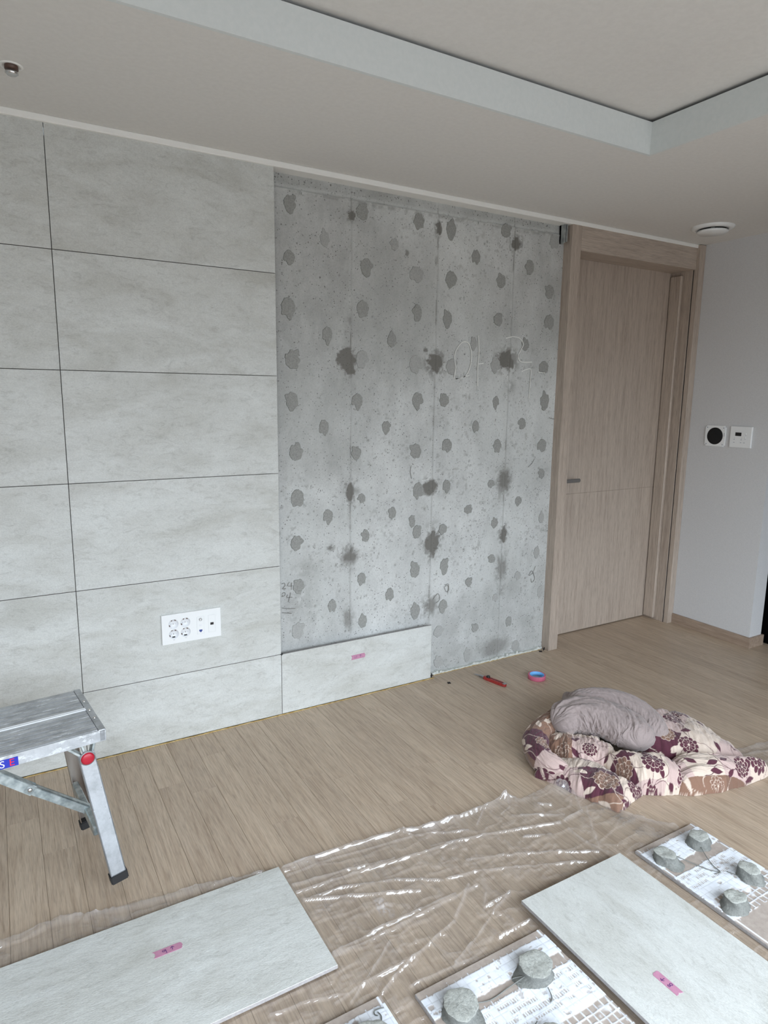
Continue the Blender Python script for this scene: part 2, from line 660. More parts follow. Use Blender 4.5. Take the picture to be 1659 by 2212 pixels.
def make_film():
    m = Mat('clear_film', g(1), 0.1)
    nt = m.nt
    out = nt.nodes['Material Output']
    nt.nodes.remove(m.b)
    tr = m.n('ShaderNodeBsdfTransparent')
    tr.inputs[0].default_value = (1.0, 1.0, 1.0, 1)
    gl = m.n('ShaderNodeBsdfGlossy')
    gl.inputs['Color'].default_value = (1, 1, 1, 1)
    gl.inputs['Roughness'].default_value = 0.10
    df = m.n('ShaderNodeBsdfDiffuse')
    df.inputs[0].default_value = (0.86, 0.84, 0.85, 1)
    tl = m.n('ShaderNodeBsdfTranslucent')
    tl.inputs[0].default_value = (0.86, 0.84, 0.85, 1)
    haze = m.n('ShaderNodeMixShader')
    haze.inputs[0].default_value = 0.35
    m.l(df.outputs[0], haze.inputs[1])
    m.l(tl.outputs[0], haze.inputs[2])
    fr = m.n('ShaderNodeFresnel', IOR=1.5)
    fac = m.math('ADD', m.math('MULTIPLY', fr.outputs[0], 0.15), 0.06, True)
    m1 = m.n('ShaderNodeMixShader')
    m.l(m.math('ADD', m.math('MULTIPLY', m.attr('haze').outputs['Fac'], 1.0), 0.065, True), m1.inputs[0])
    m.l(tr.outputs[0], m1.inputs[1])
    m.l(haze.outputs[0], m1.inputs[2])
    m2 = m.n('ShaderNodeMixShader')
    m.l(fac, m2.inputs[0])
    m.l(m1.outputs[0], m2.inputs[1])
    m.l(gl.outputs[0], m2.inputs[2])
    m.l(m2.outputs[0], out.inputs['Surface'])
    MAT['clear_film'] = m.m


make_film()


def make_cloth(name, attr=None, color=None):
    m = Mat(name, color or g(0.5), 0.95, 0, 0.15)
    m.b.inputs['Sheen Weight'].default_value = 0.25
    f = m.noise(m.coord(), 420, 3, 0.6)
    shade = m.ramp(f, [(0.3, g(0.92)), (0.7, g(1.05))])
    base = m.attr(attr).outputs['Color'] if attr else m.ramp(m.noise(m.coord(), 30, 3), [(0.3, color), (0.7, tuple(c * 1.07 for c in color[:3]) + (1,))])
    m.put(m.mix(1.0, base, shade, 'MULTIPLY'), 'Base Color')
    m.bump(f, 0.15, 0.001)
    MAT[name] = m.m


make_cloth('floral_cloth', 'print')
make_cloth('grey_lining', None, srgb(146, 134, 131))

# measured positions on the concrete wall and the film (metres)
PATCH =[(0.883,2.172,0.029,0.032,1),(1.215,2.185,0.031,0.035,1),(1.503,2.188,0.028,0.033,1),(1.682,2.175,0.029,0.041,1),(2.009,2.21,0.033,0.033,1),(2.329,2.197,0.032,0.038,0.7),(1.036,2.055,0.023,0.033,0.7),(1.376,2.071,0.022,0.026,0.7),(1.831,2.068,0.025,0.034,1),(0.877,1.962,0.026,0.03,1),(1.236,1.964,0.031,0.035,1),(1.496,1.956,0.037,0.037,0.5),(1.689,1.956,0.033,0.036,1),(1.99,1.974,0.031,0.034,1),(2.171,2.056,0.028,0.038,1),(2.313,1.95,0.032,0.036,1),(2.322,1.799,0.034,0.039,1),(0.87,1.766,0.032,0.041,1),(1.219,1.788,0.03,0.036,1),(1.504,1.788,0.025,0.04,1),(1.674,1.776,0.028,0.036,1),(1.982,1.79,0.029,0.032,1),(1.048,1.667,0.024,0.033,1),(1.37,1.661,0.026,0.033,1),(1.834,1.669,0.021,0.029,0.6),(2.165,1.678,0.026,0.032,1),(0.887,1.557,0.036,0.041,1),(1.217,1.569,0.031,0.041,0.5),(1.501,1.558,0.037,0.043,0.5),(1.707,1.556,0.034,0.035,0.5),(1.975,1.57,0.03,0.036,0.7),(2.301,1.568,0.032,0.035,1),(0.881,1.388,0.031,0.035,1),(1.195,1.389,0.027,0.032,1),(1.515,1.395,0.03,0.036,1),(1.668,1.394,0.029,0.032,1),(1.987,1.389,0.02,0.029,1),(2.32,1.397,0.033,0.042,1),(1.03,1.272,0.024,0.035,1),(1.346,1.271,0.023,0.027,1),(1.864,1.266,0.02,0.032,1),(2.169,1.277,0.026,0.031,1),(0.898,1.168,0.034,0.037,1),(1.19,1.157,0.026,0.029,1),(1.51,1.154,0.033,0.037,1),(1.692,1.176,0.029,0.035,1),(2.009,1.168,0.025,0.034,1),(2.317,1.159,0.033,0.036,1),(2.324,1.007,0.023,0.029,1),(0.902,0.967,0.032,0.041,1),(1.219,0.946,0.02,0.023,1),(1.528,0.963,0.029,0.043,1),(1.697,0.977,0.023,0.032,1),(1.978,0.971,0.023,0.022,1),(2.168,0.87,0.023,0.024,1),(1.049,0.877,0.024,0.033,1),(1.385,0.865,0.022,0.029,1),(1.836,0.847,0.027,0.023,1),(1.498,0.814,0.018,0.032,1),(1.528,0.76,0.026,0.034,1),(1.681,0.76,0.024,0.027,1),(2.011,0.765,0.023,0.024,1),(2.341,0.764,0.02,0.032,0.6),(0.896,0.768,0.029,0.035,1),(1.241,0.768,0.022,0.031,1),(2.319,0.573,0.023,0.028,0.7),(1.519,0.57,0.03,0.041,1),(1.697,0.57,0.026,0.038,1),(2.002,0.57,0.024,0.025,1),(0.903,0.572,0.029,0.032,1),(1.222,0.565,0.022,0.029,1),(1.856,0.464,0.023,0.023,1),(2.189,0.454,0.022,0.026,0.7),(2.361,0.339,0.021,0.036,0.7),(1.377,0.464,0.024,0.034,1),(1.069,0.454,0.021,0.033,1),(1.527,0.359,0.03,0.038,1),(1.695,0.358,0.026,0.035,1),(1.229,0.354,0.024,0.034,1),(2.14,0.201,0.021,0.031,1),(1.908,0.205,0.025,0.024,1),(1.672,0.225,0.031,0.031,0.6),(0.898,0.364,0.032,0.04,0.7),(2.039,0.353,0.02,0.021,0.6),(1.861,0.065,0.023,0.034,0.6),(1.675,0.06,0.03,0.032,0.7),(2.198,0.05,0.028,0.034,0.5)]
SMEAR =[(1.163,2.162,0.018,0.021,1),(1.612,2.169,0.016,0.03,1),(2.079,2.158,0.029,0.031,1),(1.443,2.042,0.01,0.014,0.8),(1.144,1.558,0.047,0.053,1.3),(1.613,1.571,0.046,0.046,1.2),(2.048,1.596,0.052,0.047,1.2),(1.5,1.575,0.042,0.051,0.45),(1.224,1.565,0.044,0.049,0.4),(1.264,1.509,0.029,0.017,0.5),(2.08,1.464,0.038,0.038,0.5),(1.555,1.625,0.013,0.01,0.9),(1.603,2.023,0.008,0.021,0.6),(1.157,1.732,0.008,0.016,0.6),(1.16,0.979,0.022,0.04,1.1),(1.194,0.981,0.022,0.019,0.5),(1.597,0.975,0.045,0.032,1.1),(2.064,0.978,0.038,0.055,0.9),(1.619,0.693,0.042,0.062,1),(1.161,0.677,0.04,0.039,0.95),(2.077,0.693,0.026,0.041,1),(2.07,0.507,0.032,0.07,0.75),(1.621,0.369,0.037,0.044,0.85),(1.152,0.376,0.021,0.045,0.7),(2.054,0.071,0.102,0.05,0.7),(0.904,0.475,0.102,0.17,0.35),(0.924,0.639,0.083,0.052,0.3),(0.948,0.297,0.106,0.046,0.35),(0.96,1.166,0.027,0.016,0.5),(2.077,0.39,0.04,0.064,0.5),(1.7,0.95,0.035,0.038,0.35),(1.617,0.285,0.036,0.061,0.3),(1.06,0.727,0.015,0.012,0.9)]
CHALK =[[(1.73,1.548),(1.72,1.601),(1.732,1.637),(1.765,1.67),(1.799,1.667),(1.818,1.632),(1.82,1.578),(1.805,1.532),(1.777,1.504),(1.732,1.496)],[(1.72,1.496),(1.73,1.548)],[(1.732,1.496),(1.811,1.514)],[(1.859,1.706),(1.866,1.625),(1.862,1.552),(1.865,1.465)],[(1.867,1.571),(1.897,1.575)],[(2.033,1.702),(2.078,1.712),(2.123,1.707),(2.15,1.68),(2.133,1.646),(2.118,1.617),(2.142,1.591),(2.214,1.592)],[(2.146,1.542),(2.183,1.555),(2.21,1.552),(2.208,1.486),(2.206,1.408)],[(2.263,1.542),(2.31,1.539)]]
PENCIL =[[(2.315,0.493),(2.297,0.457),(2.27,0.444),(2.289,0.469),(2.313,0.423),(2.293,0.403),(2.285,0.426)],[(1.705,0.467),(1.723,0.47),(1.726,0.439),(1.712,0.431),(1.7,0.458),(1.723,0.46),(1.721,0.42)],[(1.631,0.403),(1.66,0.428),(1.672,0.397),(1.649,0.38)],[(2.223,1.046),(2.249,1.065),(2.267,1.09)],[(2.354,1.306),(2.396,1.298)],[(0.822,0.483),(0.854,0.474),(0.885,0.471)],[(0.822,0.461),(0.867,0.45)],[(0.822,0.592),(0.835,0.594),(0.836,0.581),(0.826,0.57),(0.842,0.569)],[(0.855,0.594),(0.851,0.579),(0.876,0.577)],[(0.869,0.592),(0.867,0.559)],[(0.823,0.548),(0.836,0.551),(0.836,0.538),(0.823,0.535),(0.828,0.543)],[(0.85,0.54),(0.846,0.527),(0.872,0.525)],[(0.864,0.547),(0.853,0.505)],[(1.483,1.082),(1.48,1.055),(1.489,1.023)],[(1.989,1.303),(1.986,1.289)]]
RIDGE =[[(0.435,-0.927),(0.642,-0.938),(0.827,-0.951),(0.923,-0.986),(1.119,-0.99),(1.254,-0.98)],[(0.431,-1.036),(0.601,-1.047),(0.757,-1.065),(0.926,-1.08),(1.075,-1.103),(1.326,-1.173)],[(0.432,-1.002),(0.584,-1.022),(0.705,-1.047)],[(0.437,-0.955),(0.594,-0.957),(0.852,-0.99)],[(0.436,-1.072),(0.566,-1.127),(0.745,-1.204)],[(0.46,-1.076),(0.554,-1.081),(0.702,-1.13),(0.827,-1.202)],[(0.938,-1.167),(1.039,-1.201),(1.169,-1.255),(1.327,-1.34)],[(0.839,-1.202),(0.938,-1.221),(1.033,-1.258),(1.257,-1.352)],[(0.884,-1.056),(1.009,-1.084)],[(0.422,-1.283),(0.567,-1.286),(0.743,-1.273),(0.901,-1.267)],[(0.425,-1.277),(0.606,-1.266),(0.826,-1.263)],[(0.685,-1.455),(0.784,-1.417),(0.897,-1.36),(0.962,-1.34)],[(0.48,-1.437),(0.548,-1.406),(0.635,-1.381),(0.768,-1.341)],[(0.683,-1.42),(0.72,-1.435)],[(1.254,-0.98),(1.234,-1.026),(1.183,-1.04)],[(1.329,-1.065),(1.369,-1.088)],[(1.326,-1.212),(1.327,-1.287),(1.347,-1.357)],[(1.347,-1.172),(1.435,-1.167),(1.494,-1.069)],[(1.467,-1.156),(1.395,-1.251),(1.339,-1.33)],[(0.778,-1.329),(0.842,-1.282),(0.879,-1.254)],[(0.871,-1.345),(0.962,-1.34)],[(0.406,-1.422),(0.495,-1.369),(0.576,-1.316)],[(0.336,-1.328),(0.397,-1.335),(0.453,-1.331)],[(0.375,-1.404),(0.451,-1.393),(0.597,-1.39)],[(0.913,-1.293),(0.855,-1.355)],[(0.827,-0.951),(0.867,-0.993),(1.031,-1.057)],[(0.659,-1.048),(0.748,-1.054)],[(1.208,-1.067),(1.369,-1.15)],[(1.075,-1.046),(1.146,-0.991)],[(1.163,-1.171),(1.256,-1.204)],[(0.834,-1.445),(0.914,-1.441),(0.982,-1.444)],[(0.556,-1.453),(0.619,-1.454),(0.745,-1.466)],[(0.23,-1.36),(0.309,-1.366),(0.408,-1.396)]]
FILMEDGE =[(-0.303,-0.814),(-0.239,-0.809),(-0.161,-0.804),(-0.083,-0.829),(0.071,-0.857),(0.224,-0.872),(0.437,-0.921),(0.649,-0.924),(0.835,-0.937),(0.939,-0.976),(1.13,-0.975),(1.244,-0.967),(1.262,-0.97),(1.301,-1.006),(1.402,-1.01),(1.458,-1.018)]

# ------------------------------------------------------------------ the setting
CEIL = 2.30
TRAY = 2.424
TX, TY = 1.956, -0.815          # near corner of the raised ceiling tray
CON = 0.045                     # face of the raw concrete; finished tile face is y = 0

# floor: base slab plus separate oak planks
floor = box('floor', (-2.5, -3.55, -0.03), (6.0, 0.3, -0.009), MAT['joint_dark'])
tag(floor, kind='structure')
PW, GAP = 0.0955, 0.0005
PX0 = 0.1025 - 8 * PW
plank_v, plank_f, plank_id = [], [], []


def plank_geo(x0, x1, y0, y1, e=0.0007):
    zt, zb = 0.0, -0.0088
    V = [(x0, y0, zb), (x1, y0, zb), (x1, y1, zb), (x0, y1, zb),
         (x0, y0, zt - e), (x1, y0, zt - e), (x1, y1, zt - e), (x0, y1, zt - e),
         (x0 + e, y0 + 0.0002, zt), (x1 - e, y0 + 0.0002, zt), (x1 - e, y1 - 0.0002, zt), (x0 + e, y1 - 0.0002, zt)]
    F = [(0, 1, 5, 4), (1, 2, 6, 5), (2, 3, 7, 6), (3, 0, 4, 7), (4, 5, 9, 8), (5, 6, 10, 9), (6, 7, 11, 10), (7, 4, 8, 11), (8, 9, 10, 11)]
    return V, F


rp = random.Random(11)
col_i = 0
for ci in range(-18, 60):
    x0 = PX0 + ci * PW
    x1 = x0 + PW - GAP
    if x1 < -2.45 or x0 > 5.9:
        continue
    y = 0.20
    first = rp.uniform(0.25, 1.20)
    # end joints that can be made out in the photograph
    if abs(x0 - (0.1025 + 2 * PW)) < 0.01:
        first = 0.20 + 0.40
    if abs(x0 - (0.1025 - 3 * PW)) < 0.01:
        first = 0.20 + 0.50
    while y > -3.5:
        ln = first if y > 0.19 else 1.20
        y0 = max(y - ln, -3.52)
        pid = rp.random()
        V, F = plank_geo(x0, x1, y0 + 0.0002, y)
        seen = (-0.65 < x0 < 3.75) and (y > -2.25) and not (x0 < -0.4 and y0 < -1.5)
        if seen:
            me = bpy.data.meshes.new('plank')
            me.from_pydata(V, [], F)
            a = me.attributes.new('pid', 'FLOAT', 'POINT')
            a.data.foreach_set('value', np.full(len(V), pid, np.float32))
            me.materials.append(MAT['floor_oak'])
            link(bpy.data.objects.new('plank', me), floor)
        else:
            b = len(plank_v)
            plank_v += V
            plank_f += [tuple(i + b for i in f) for f in F]
            plank_id += [pid] * len(V)
        y = y0
me = bpy.data.meshes.new('planks_beyond')
me.from_pydata(plank_v, [], plank_f)
a = me.attributes.new('pid', 'FLOAT', 'POINT')
a.data.foreach_set('value', np.array(plank_id, np.float32))
me.materials.append(MAT['floor_oak'])
tag(link(bpy.data.objects.new('planks_beyond', me), floor), kind='stuff')

# raw concrete wall behind the tiles, finely meshed where it is bare
GX0, GX1, GZ1 = 0.74, 2.405, 2.34
STEP = 0.004
gx = np.arange(GX0, GX1 + STEP, STEP)
gz = np.arange(-0.01, GZ1 + STEP, STEP)
X, Z = np.meshgrid(gx, gz, indexing='ij')
stain = np.zeros_like(X)
depth = np.zeros_like(X)            # positive = proud of the wall
depth += 0.003 * (fbm(X * 3, Z * 3, 1) - 0.5) + 0.0012 * (fbm(X * 30, Z * 30, 5) - 0.5)
n1 = fbm(X * 55, Z * 55, 21)
n2 = fbm(X * 18, Z * 18, 31)
n3 = fbm(X * 120, Z * 120, 41)
for i, (cx, cz, rx, rz, t) in enumerate(SMEAR):
    ang = np.arctan2((Z - cz) / rz, (X - cx) / rx)
    d = np.hypot((X - cx) / rx, (Z - cz) / rz)
    lob = vnoise(ang * 2.2 + 10 * i, np.full_like(ang, i * 3.1), 77)
    dd = d + 0.75 * (n1 - 0.5) + 0.55 * (lob - 0.5) + 0.3 * (n2 - 0.5)
    if t < 0.6:
        core = t * smooth(1.6, 0.2, d + 1.1 * (n2 - 0.5) + 0.8 * (n1 - 0.5)) * smooth(0.30, 0.62, n1 * 0.6 + n2 * 0.4)
        stain = np.maximum(stain, core)
    else:
        edge = 0.16 if t >= 1 else 0.45
        core = np.minimum(t, 1) * 0.86 * smooth(1.0 + edge, 1.0 - edge, dd)
        halo = 0.62 * smooth(2.3, 0.9, d) * smooth(0.46, 0.62, 0.55 * n1 + 0.25 * vnoise(ang * 4 + i, d * 2.5, 61) + 0.20 * fbm(X * 60, Z * 20, 61))
        stain = np.maximum(stain, np.maximum(core, halo * min(t, 1)))
# form-panel joints: three vertical lines with grout ridges and dirt
for xs in (1.160, 1.609, 2.065):
    wob = 0.003 * (fbm(Z * 4, Z * 0 + xs * 9, 3) - 0.5)
    d = np.abs(X - xs - wob)
    depth += 0.0022 * np.exp(-(d / 0.004) ** 2) - 0.0018 * np.exp(-((X - xs - wob - 0.010) / 0.005) ** 2)
    stain = np.maximum(stain, (0.30 + 0.5 * smooth(0.45, 0.7, n2)) * np.exp(-(d / 0.0032) ** 2) * smooth(0.2, 0.5, fbm(X * 5, Z * 9, 91)))
    stain = np.maximum(stain, 0.22 * np.exp(-((X - xs) / 0.018) ** 2) * smooth(0.45, 0.65, n2))
# casting ledge under the ceiling
zl = 2.222 + 0.012 * (X - 0.8) / 1.6 + 0.006 * (fbm(X * 25, Z * 0, 8) - 0.5)
depth += np.where(Z > zl, -0.006, 0.0) + 0.004 * np.exp(-((Z - zl) / 0.006) ** 2)
stain = np.maximum(stain, 0.42 * smooth(0.0, 0.02, Z - zl) * (0.7 + 0.6 * (n2 - 0.5)))
stain = np.maximum(stain, 0.50 * np.exp(-((Z - zl + 0.008) / 0.010) ** 2) * smooth(0.36, 0.62, 0.5 * n1 + 0.5 * fbm(X * 7, Z * 7, 47)))
# general grime: greyer upper third, dirty patches towards the floor and the tile edge
stain = np.maximum(stain, 0.26 * smooth(0.42, 0.66, fbm(X * 2.2, Z * 1.6, 13)) * (0.6 + 0.8 * n2))
stain = np.maximum(stain, 0.30 * smooth(0.25, 0.02, Z) * smooth(0.3, 0.6, n2))
stain = np.maximum(stain, 0.30 * smooth(0.62, 0.72, n1) * smooth(0.4, 0.6, fbm(X * 6, Z * 6, 19)))
# chipped pits
rq = np.random.default_rng(3)
for k in range(650):
    px, pz = rq.uniform(0.80, 2.39), rq.uniform(0.06, 2.2)
    r = rq.uniform(0.0025, 0.006) * (1.4 if rq.random() < 0.12 else 1)
    i0, i1 = max(int((px - GX0) / STEP) - 5, 0), int((px - GX0) / STEP) + 6
    j0, j1 = max(int((pz + 0.01) / STEP) - 5, 0), int((pz + 0.01) / STEP) + 6
    d2 = ((X[i0:i1, j0:j1] - px) * rq.uniform(0.8, 1.6)) ** 2 + ((Z[i0:i1, j0:j1] - pz) * rq.uniform(0.7, 1.3)) ** 2
    e = np.exp(-d2 / r ** 2)
    depth[i0:i1, j0:j1] -= 0.004 * e
    stain[i0:i1, j0:j1] = np.maximum(stain[i0:i1, j0:j1], 0.75 * e * rq.uniform(0.3, 1.0))
pale = 0.22 * smooth(0.50, 0.75, fbm(X * 3.0, Z * 1.5, 51))
pale = np.maximum(pale, 0.25 * smooth(0.58, 0.74, fbm(X * 22, Z * 9, 55)))
pale = np.maximum(pale, 0.5 * np.exp(-((Z - zl - 0.012) / 0.010) ** 2))
pale *= (1 - np.clip(stain * 1.3, 0, 1))
Y = CON - depth
V = np.stack([X, Y, Z], -1).reshape(-1, 3)
F = grid_faces(len(gx), len(gz), False)
n0 = len(V)
extra = np.array([(-2.5, CON, -0.03), (GX0, CON, -0.03), (GX0, CON, 2.46), (-2.5, CON, 2.46),
                  (-2.5, 0.2, -0.03), (2.405, 0.2, -0.03), (2.405, 0.2, 2.46), (-2.5, 0.2, 2.46), (2.405, CON, -0.03), (2.405, CON, 2.46)])
V = np.vstack([V, extra])
F = np.vstack([F, np.array([(0, 1, 2, 3), (5, 4, 7, 6), (8, 5, 6, 9), (4, 0, 3, 7), (3, 2, 9, 7)]) + n0])
zero = np.zeros(10)
wall_back = fast_mesh('wall_back', V, F, MAT['concrete'], None, True,
                      attrs={'stain': np.r_[stain.ravel(), zero], 'pale': np.r_[pale.ravel(), zero]})
tag(wall_back, kind='structure')

# dabs of old mortar left on the concrete, each a thin ragged crust
rs = random.Random(5)
for (cx, cz, rx, rz, t) in PATCH:
    n = 40
    ph = rs.uniform(0, 9)
    amps = [rs.uniform(0.02, 0.10) for _ in range(6)]
    tail = rs.choice([0, 0, 0.25, 0.4])
    ring = []
    for k in range(n):
        a_ = 2 * math.pi * k / n
        r = 0.97 + sum(am * math.sin((j + 2) * a_ + ph * (j + 1)) for j, am in enumerate(amps)) * 0.75 + rs.uniform(-0.05, 0.05)
        r += tail * max(0, math.cos(a_ + math.pi / 2)) ** 8
        ring.append((cx + rx * r * math.cos(a_), cz + rz * r * math.sin(a_)))
    dy = CON - 0.0034
    Vp = [(x, CON + 0.001, z) for x, z in ring] + [(cx + (x - cx) * 0.96, dy, cz + (z - cz) * 0.96) for x, z in ring] + \
         [(cx + (x - cx) * 0.5, dy - 0.0006, cz + (z - cz) * 0.5) for x, z in ring] + [(cx, dy - 0.0008, cz)]
    Fp = []
    for k in range(n):
        k2 = (k + 1) % n
        Fp += [(k, k2, n + k2, n + k), (n + k, n + k2, 2 * n + k2, 2 * n + k), (2 * n + k, 2 * n + k2, 3 * n)]
    mesh_obj('mortar_residue', Vp, Fp, MAT['mortar_residue' if t >= 1 else 'mortar_residue_faint'], wall_back)

bm = bmesh.new()
for s in CHALK:
    P = catmull([(x, 0, z) for x, z in s], 6)
    ribbon_bm(bm, [(p[0], CON - 0.0048, p[2]) for p in P], 0.0042, (0, -1, 0))
tag(bm_obj('chalk_writing', bm, MAT['chalk'], wall_back), 'white chalk handwriting on the concrete')
bm = bmesh.new()
for s in PENCIL:
    P = catmull([(x, 0, z) for x, z in s], 6)
    ribbon_bm(bm, [(p[0], CON - 0.0046, p[2]) for p in P], 0.0022, (0, -1, 0))
tag(bm_obj('pencil_marks', bm, MAT['pencil'], wall_back), 'faint pencil figures on the concrete')


# tiles: modelled flat (x along the length, y up the height, face at z = 0)
def tile_mesh(name, w, h, t=0.010, e=0.0006):
    bm = bmesh.new()
    vs, fs = bm_box(bm, (0, 0, -t), (w, h, 0))
    for f in fs:
        f.material_index = 0 if f.normal.z > 0.5 or f is fs[1] else 1
    bmesh.ops.bevel(bm, geom=list({ed for ed in fs[1].edges}), offset=e, segments=1, affect='EDGES')
    me = bpy.data.meshes.new(name)
    bm.to_mesh(me)
    bm.free()
    me.materials.append(MAT['tile_stone'])
    me.materials.append(MAT['tile_body'])
    return me


JW = 0.0022
H0 = 0.2853
rows = [(0.004, H0)] + [(H0 + 0.4 * k, H0 + 0.4 * (k + 1)) for k in range(4)] + [(H0 + 1.6, 2.292)]
cache = {}
for c_ in range(-2, 1):
    for (z0, z1) in rows:
        key = round(z1 - z0, 4)
        if key not in cache:
            cache[key] = tile_mesh('tile', 0.8 - JW, z1 - z0 - JW)
        o = bpy.data.objects.new('tile', cache[key])
        link(o, wall_back)
        o.location = (0.8 * c_ + JW / 2, 0, z0 + JW / 2)
        o.rotation_euler = (math.pi / 2, 0, 0)


def tape_strip(parent, cx, cy, ang, ln, wd, strokes, seed=1):
    """torn strip of tape with handwriting, lying on the parent's z = 0 face"""
    r_ = random.Random(seed)
    bm = bmesh.new()
    ca, sa = math.cos(ang), math.sin(ang)
    P = lambda u, v, z: (cx + u * ca - v * sa, cy + u * sa + v * ca, z)
    n = 7
    left = [(-ln / 2 + r_.uniform(-0.0015, 0.0015) + 0.004 * math.sin(3 * k / (n - 1)), -wd / 2 + wd * k / (n - 1)) for k in range(n)]
    right = [(ln / 2 + r_.uniform(-0.0015, 0.0015) + 0.004 * math.sin(3 * k / (n - 1)), wd / 2 - wd * k / (n - 1)) for k in range(n)]
    out = left + right
    top = [bm.verts.new(P(u, v, 0.0007)) for u, v in out]
    bot = [bm.verts.new(P(u, v, 0.0)) for u, v in out]
    bm.faces.new(top[::-1])
    for k in range(len(out)):
        k2 = (k + 1) % len(out)
        bm.faces.new((top[k], top[k2], bot[k2], bot[k]))
    bmesh.ops.recalc_face_normals(bm, faces=bm.faces[:])
    for s in strokes:
        pts = catmull([(u, v, 0) for u, v in s], 5)
        ribbon_bm(bm, [P(p[0], p[1], 0.0011) for p in pts], 0.0014, (0, 0, 1), mi=1)
    o = bm_obj('tape_label', bm, [MAT['pink_tape'], MAT['ink_purple']], parent)
    return o


ARROW = [[(0.013, -0.005), (0.0135, 0.006)], [(0.009, 0.001), (0.0133, 0.006), (0.018, 0.002)]]
NINE = [[(-0.004, 0.003), (-0.009, 0.004), (-0.011, 0.0), (-0.006, -0.001), (-0.003, 0.004), (-0.002, -0.009)]]
EIGHT = [[(-0.002, 0.004), (-0.007, 0.006), (-0.008, 0.002), (-0.003, -0.002), (-0.004, -0.007), (-0.009, -0.006), (-0.007, -0.001), (-0.002, 0.004)]]
ELEVEN = [[(-0.016, 0.004), (-0.016, -0.006)], [(-0.008, 0.005), (-0.008, -0.005)]]

o = bpy.data.objects.new('tile', tile_mesh('tile', 0.8 - JW, H0 - 0.004 - JW))
link(o, wall_back)
o.location = (0.8 + JW / 2, 0, 0.004 + JW / 2)
o.rotation_euler = (math.pi / 2, 0, 0)
tag(o, 'lowest tile in front of the bare concrete, marked with pink tape')
tag(tape_strip(o, 0.380, 0.196, 0.02, 0.070, 0.022, ELEVEN + ARROW, 3), 'torn pink tape reading 11 with an up arrow')

# gold line along the foot of the wall, and plaster crumbs where the concrete is bare
bm = bmesh.new()
xs = np.arange(-2.4, 2.39, 0.03)
for xa, xb in zip(xs[:-1], xs[1:]):
    th = 0.0022 + 0.0018 * rs.random() if xb < 1.62 else 0.0012 + 0.001 * rs.random()
    y1 = 0.0 if xb < 1.62 else CON - 0.012
    bm_box(bm, (xa, -0.0028 - 0.0015 * rs.random() if xb < 1.62 else CON - 0.020, 0.0), (xb, y1, th))
o = bm_obj('trim_2', bm, MAT['gold_strip'])
tag(o, kind='structure')
bm = bmesh.new()
xs = np.arange(1.605, 2.39, 0.012)
for xa, xb in zip(xs[:-1], xs[1:]):
    hgt = 0.006 + 0.012 * rs.random() * vnoise(np.array([xa * 20]), np.array([0.0]), 4)[0] * 1.6
    bm_box(bm, (xa, CON - 0.014 - 0.004 * rs.random(), 0.0), (xb + 0.002, CON + 0.004, hgt))
tag(bm_obj('plaster_crust', bm, MAT['plaster_white'], wall_back), 'rough white plaster along the foot of the concrete')

# short steel channel at the top beside the door frame
bm = bmesh.new()
bm_box(bm, (2.362, 0.008, 2.19), (2.368, CON, 2.30))
bm_box(bm, (2.372, 0.004, 2.195), (2.378, CON, 2.30))
bm_box(bm, (2.362, 0.034, 2.19), (2.385, CON, 2.30))
tag(bm_obj('steel_channel', bm, MAT['galvanised'], wall_back), 'short galvanised steel channel hanging from the ceiling edge')

# ceiling: lower ring, fascia of the tray, raised panel above a shadow gap
bm = bmesh.new()
TL, TB = -2.0, -2.95
for a_, b_ in (((-2.5, TY, CEIL), (6.0, 0.2, CEIL + 0.03)), ((TX, -3.55, CEIL), (6.0, TY, CEIL + 0.03)),
               ((-2.5, -3.55, CEIL), (TL, TY, CEIL + 0.03)), ((TL, -3.55, CEIL), (TX, TB, CEIL + 0.03))):
    bm_box(bm, a_, b_)
ceiling = bm_obj('ceiling', bm, MAT['ceiling_paper'])
tag(ceiling, kind='structure')
bm = bmesh.new()
FT = TRAY - 0.013
for a_, b_ in (((TL, TY - 0.0005, CEIL - 0.0005), (TX, TY + 0.012, FT)), ((TX - 0.0005, TB, CEIL - 0.0005), (TX + 0.012, TY + 0.012, FT)),
               ((TL - 0.012, TB, CEIL), (TL, TY, FT)), ((TL, TB - 0.012, CEIL), (TX, TB, FT))):
    bm_box(bm, a_, b_)
tag(bm_obj('tray_fascia', bm, MAT['tray_paper'], ceiling), 'pale upright band around the raised part of the ceiling')
box('raised_panel', (-2.5, -3.55, TRAY), (6.0, 0.2, TRAY + 0.03), MAT['ceiling_paper'], ceiling)
tag(box('trim_1', (-2.5, -0.014, 2.279), (3.456, CON + 0.01, CEIL + 0.001), MAT['white_trim'], bev=0.003), kind='structure')

# right-hand wall stub with its baseboard, and the rest of the shell
tag(box('wall_right', (3.456, -0.532, -0.02), (3.572, 0.2, CEIL + 0.01), MAT['wallpaper']), kind='structure')
bm = bmesh.new()
bm_box(bm, (3.444, -0.5435, 0), (3.4565, -0.031, 0.062))
bm_box(bm, (3.4565, -0.544, 0), (3.584, -0.531, 0.062))
bmesh.ops.bevel(bm, geom=[e for e in bm.edges], offset=0.0006, segments=1, affect='EDGES')
tag(bm_obj('baseboard_right', bm, MAT['base_oak']), kind='structure')
tag(box('wall_hall', (3.572, 0.0, -0.02), (6.0, 0.2, CEIL + 0.02), MAT['wallpaper']), kind='structure')
tag(box('door_light_block', (2.39, 0.20, -0.02), (3.60, 0.35, 2.46), MAT['joint_dark']), kind='structure')  # added dark backing, unseen; stops outside light leaking round the door leaf
tag(box('wall_far_right', (6.0, -3.55, -0.02), (6.15, 0.2, 2.46), MAT['wallpaper']), kind='structure')


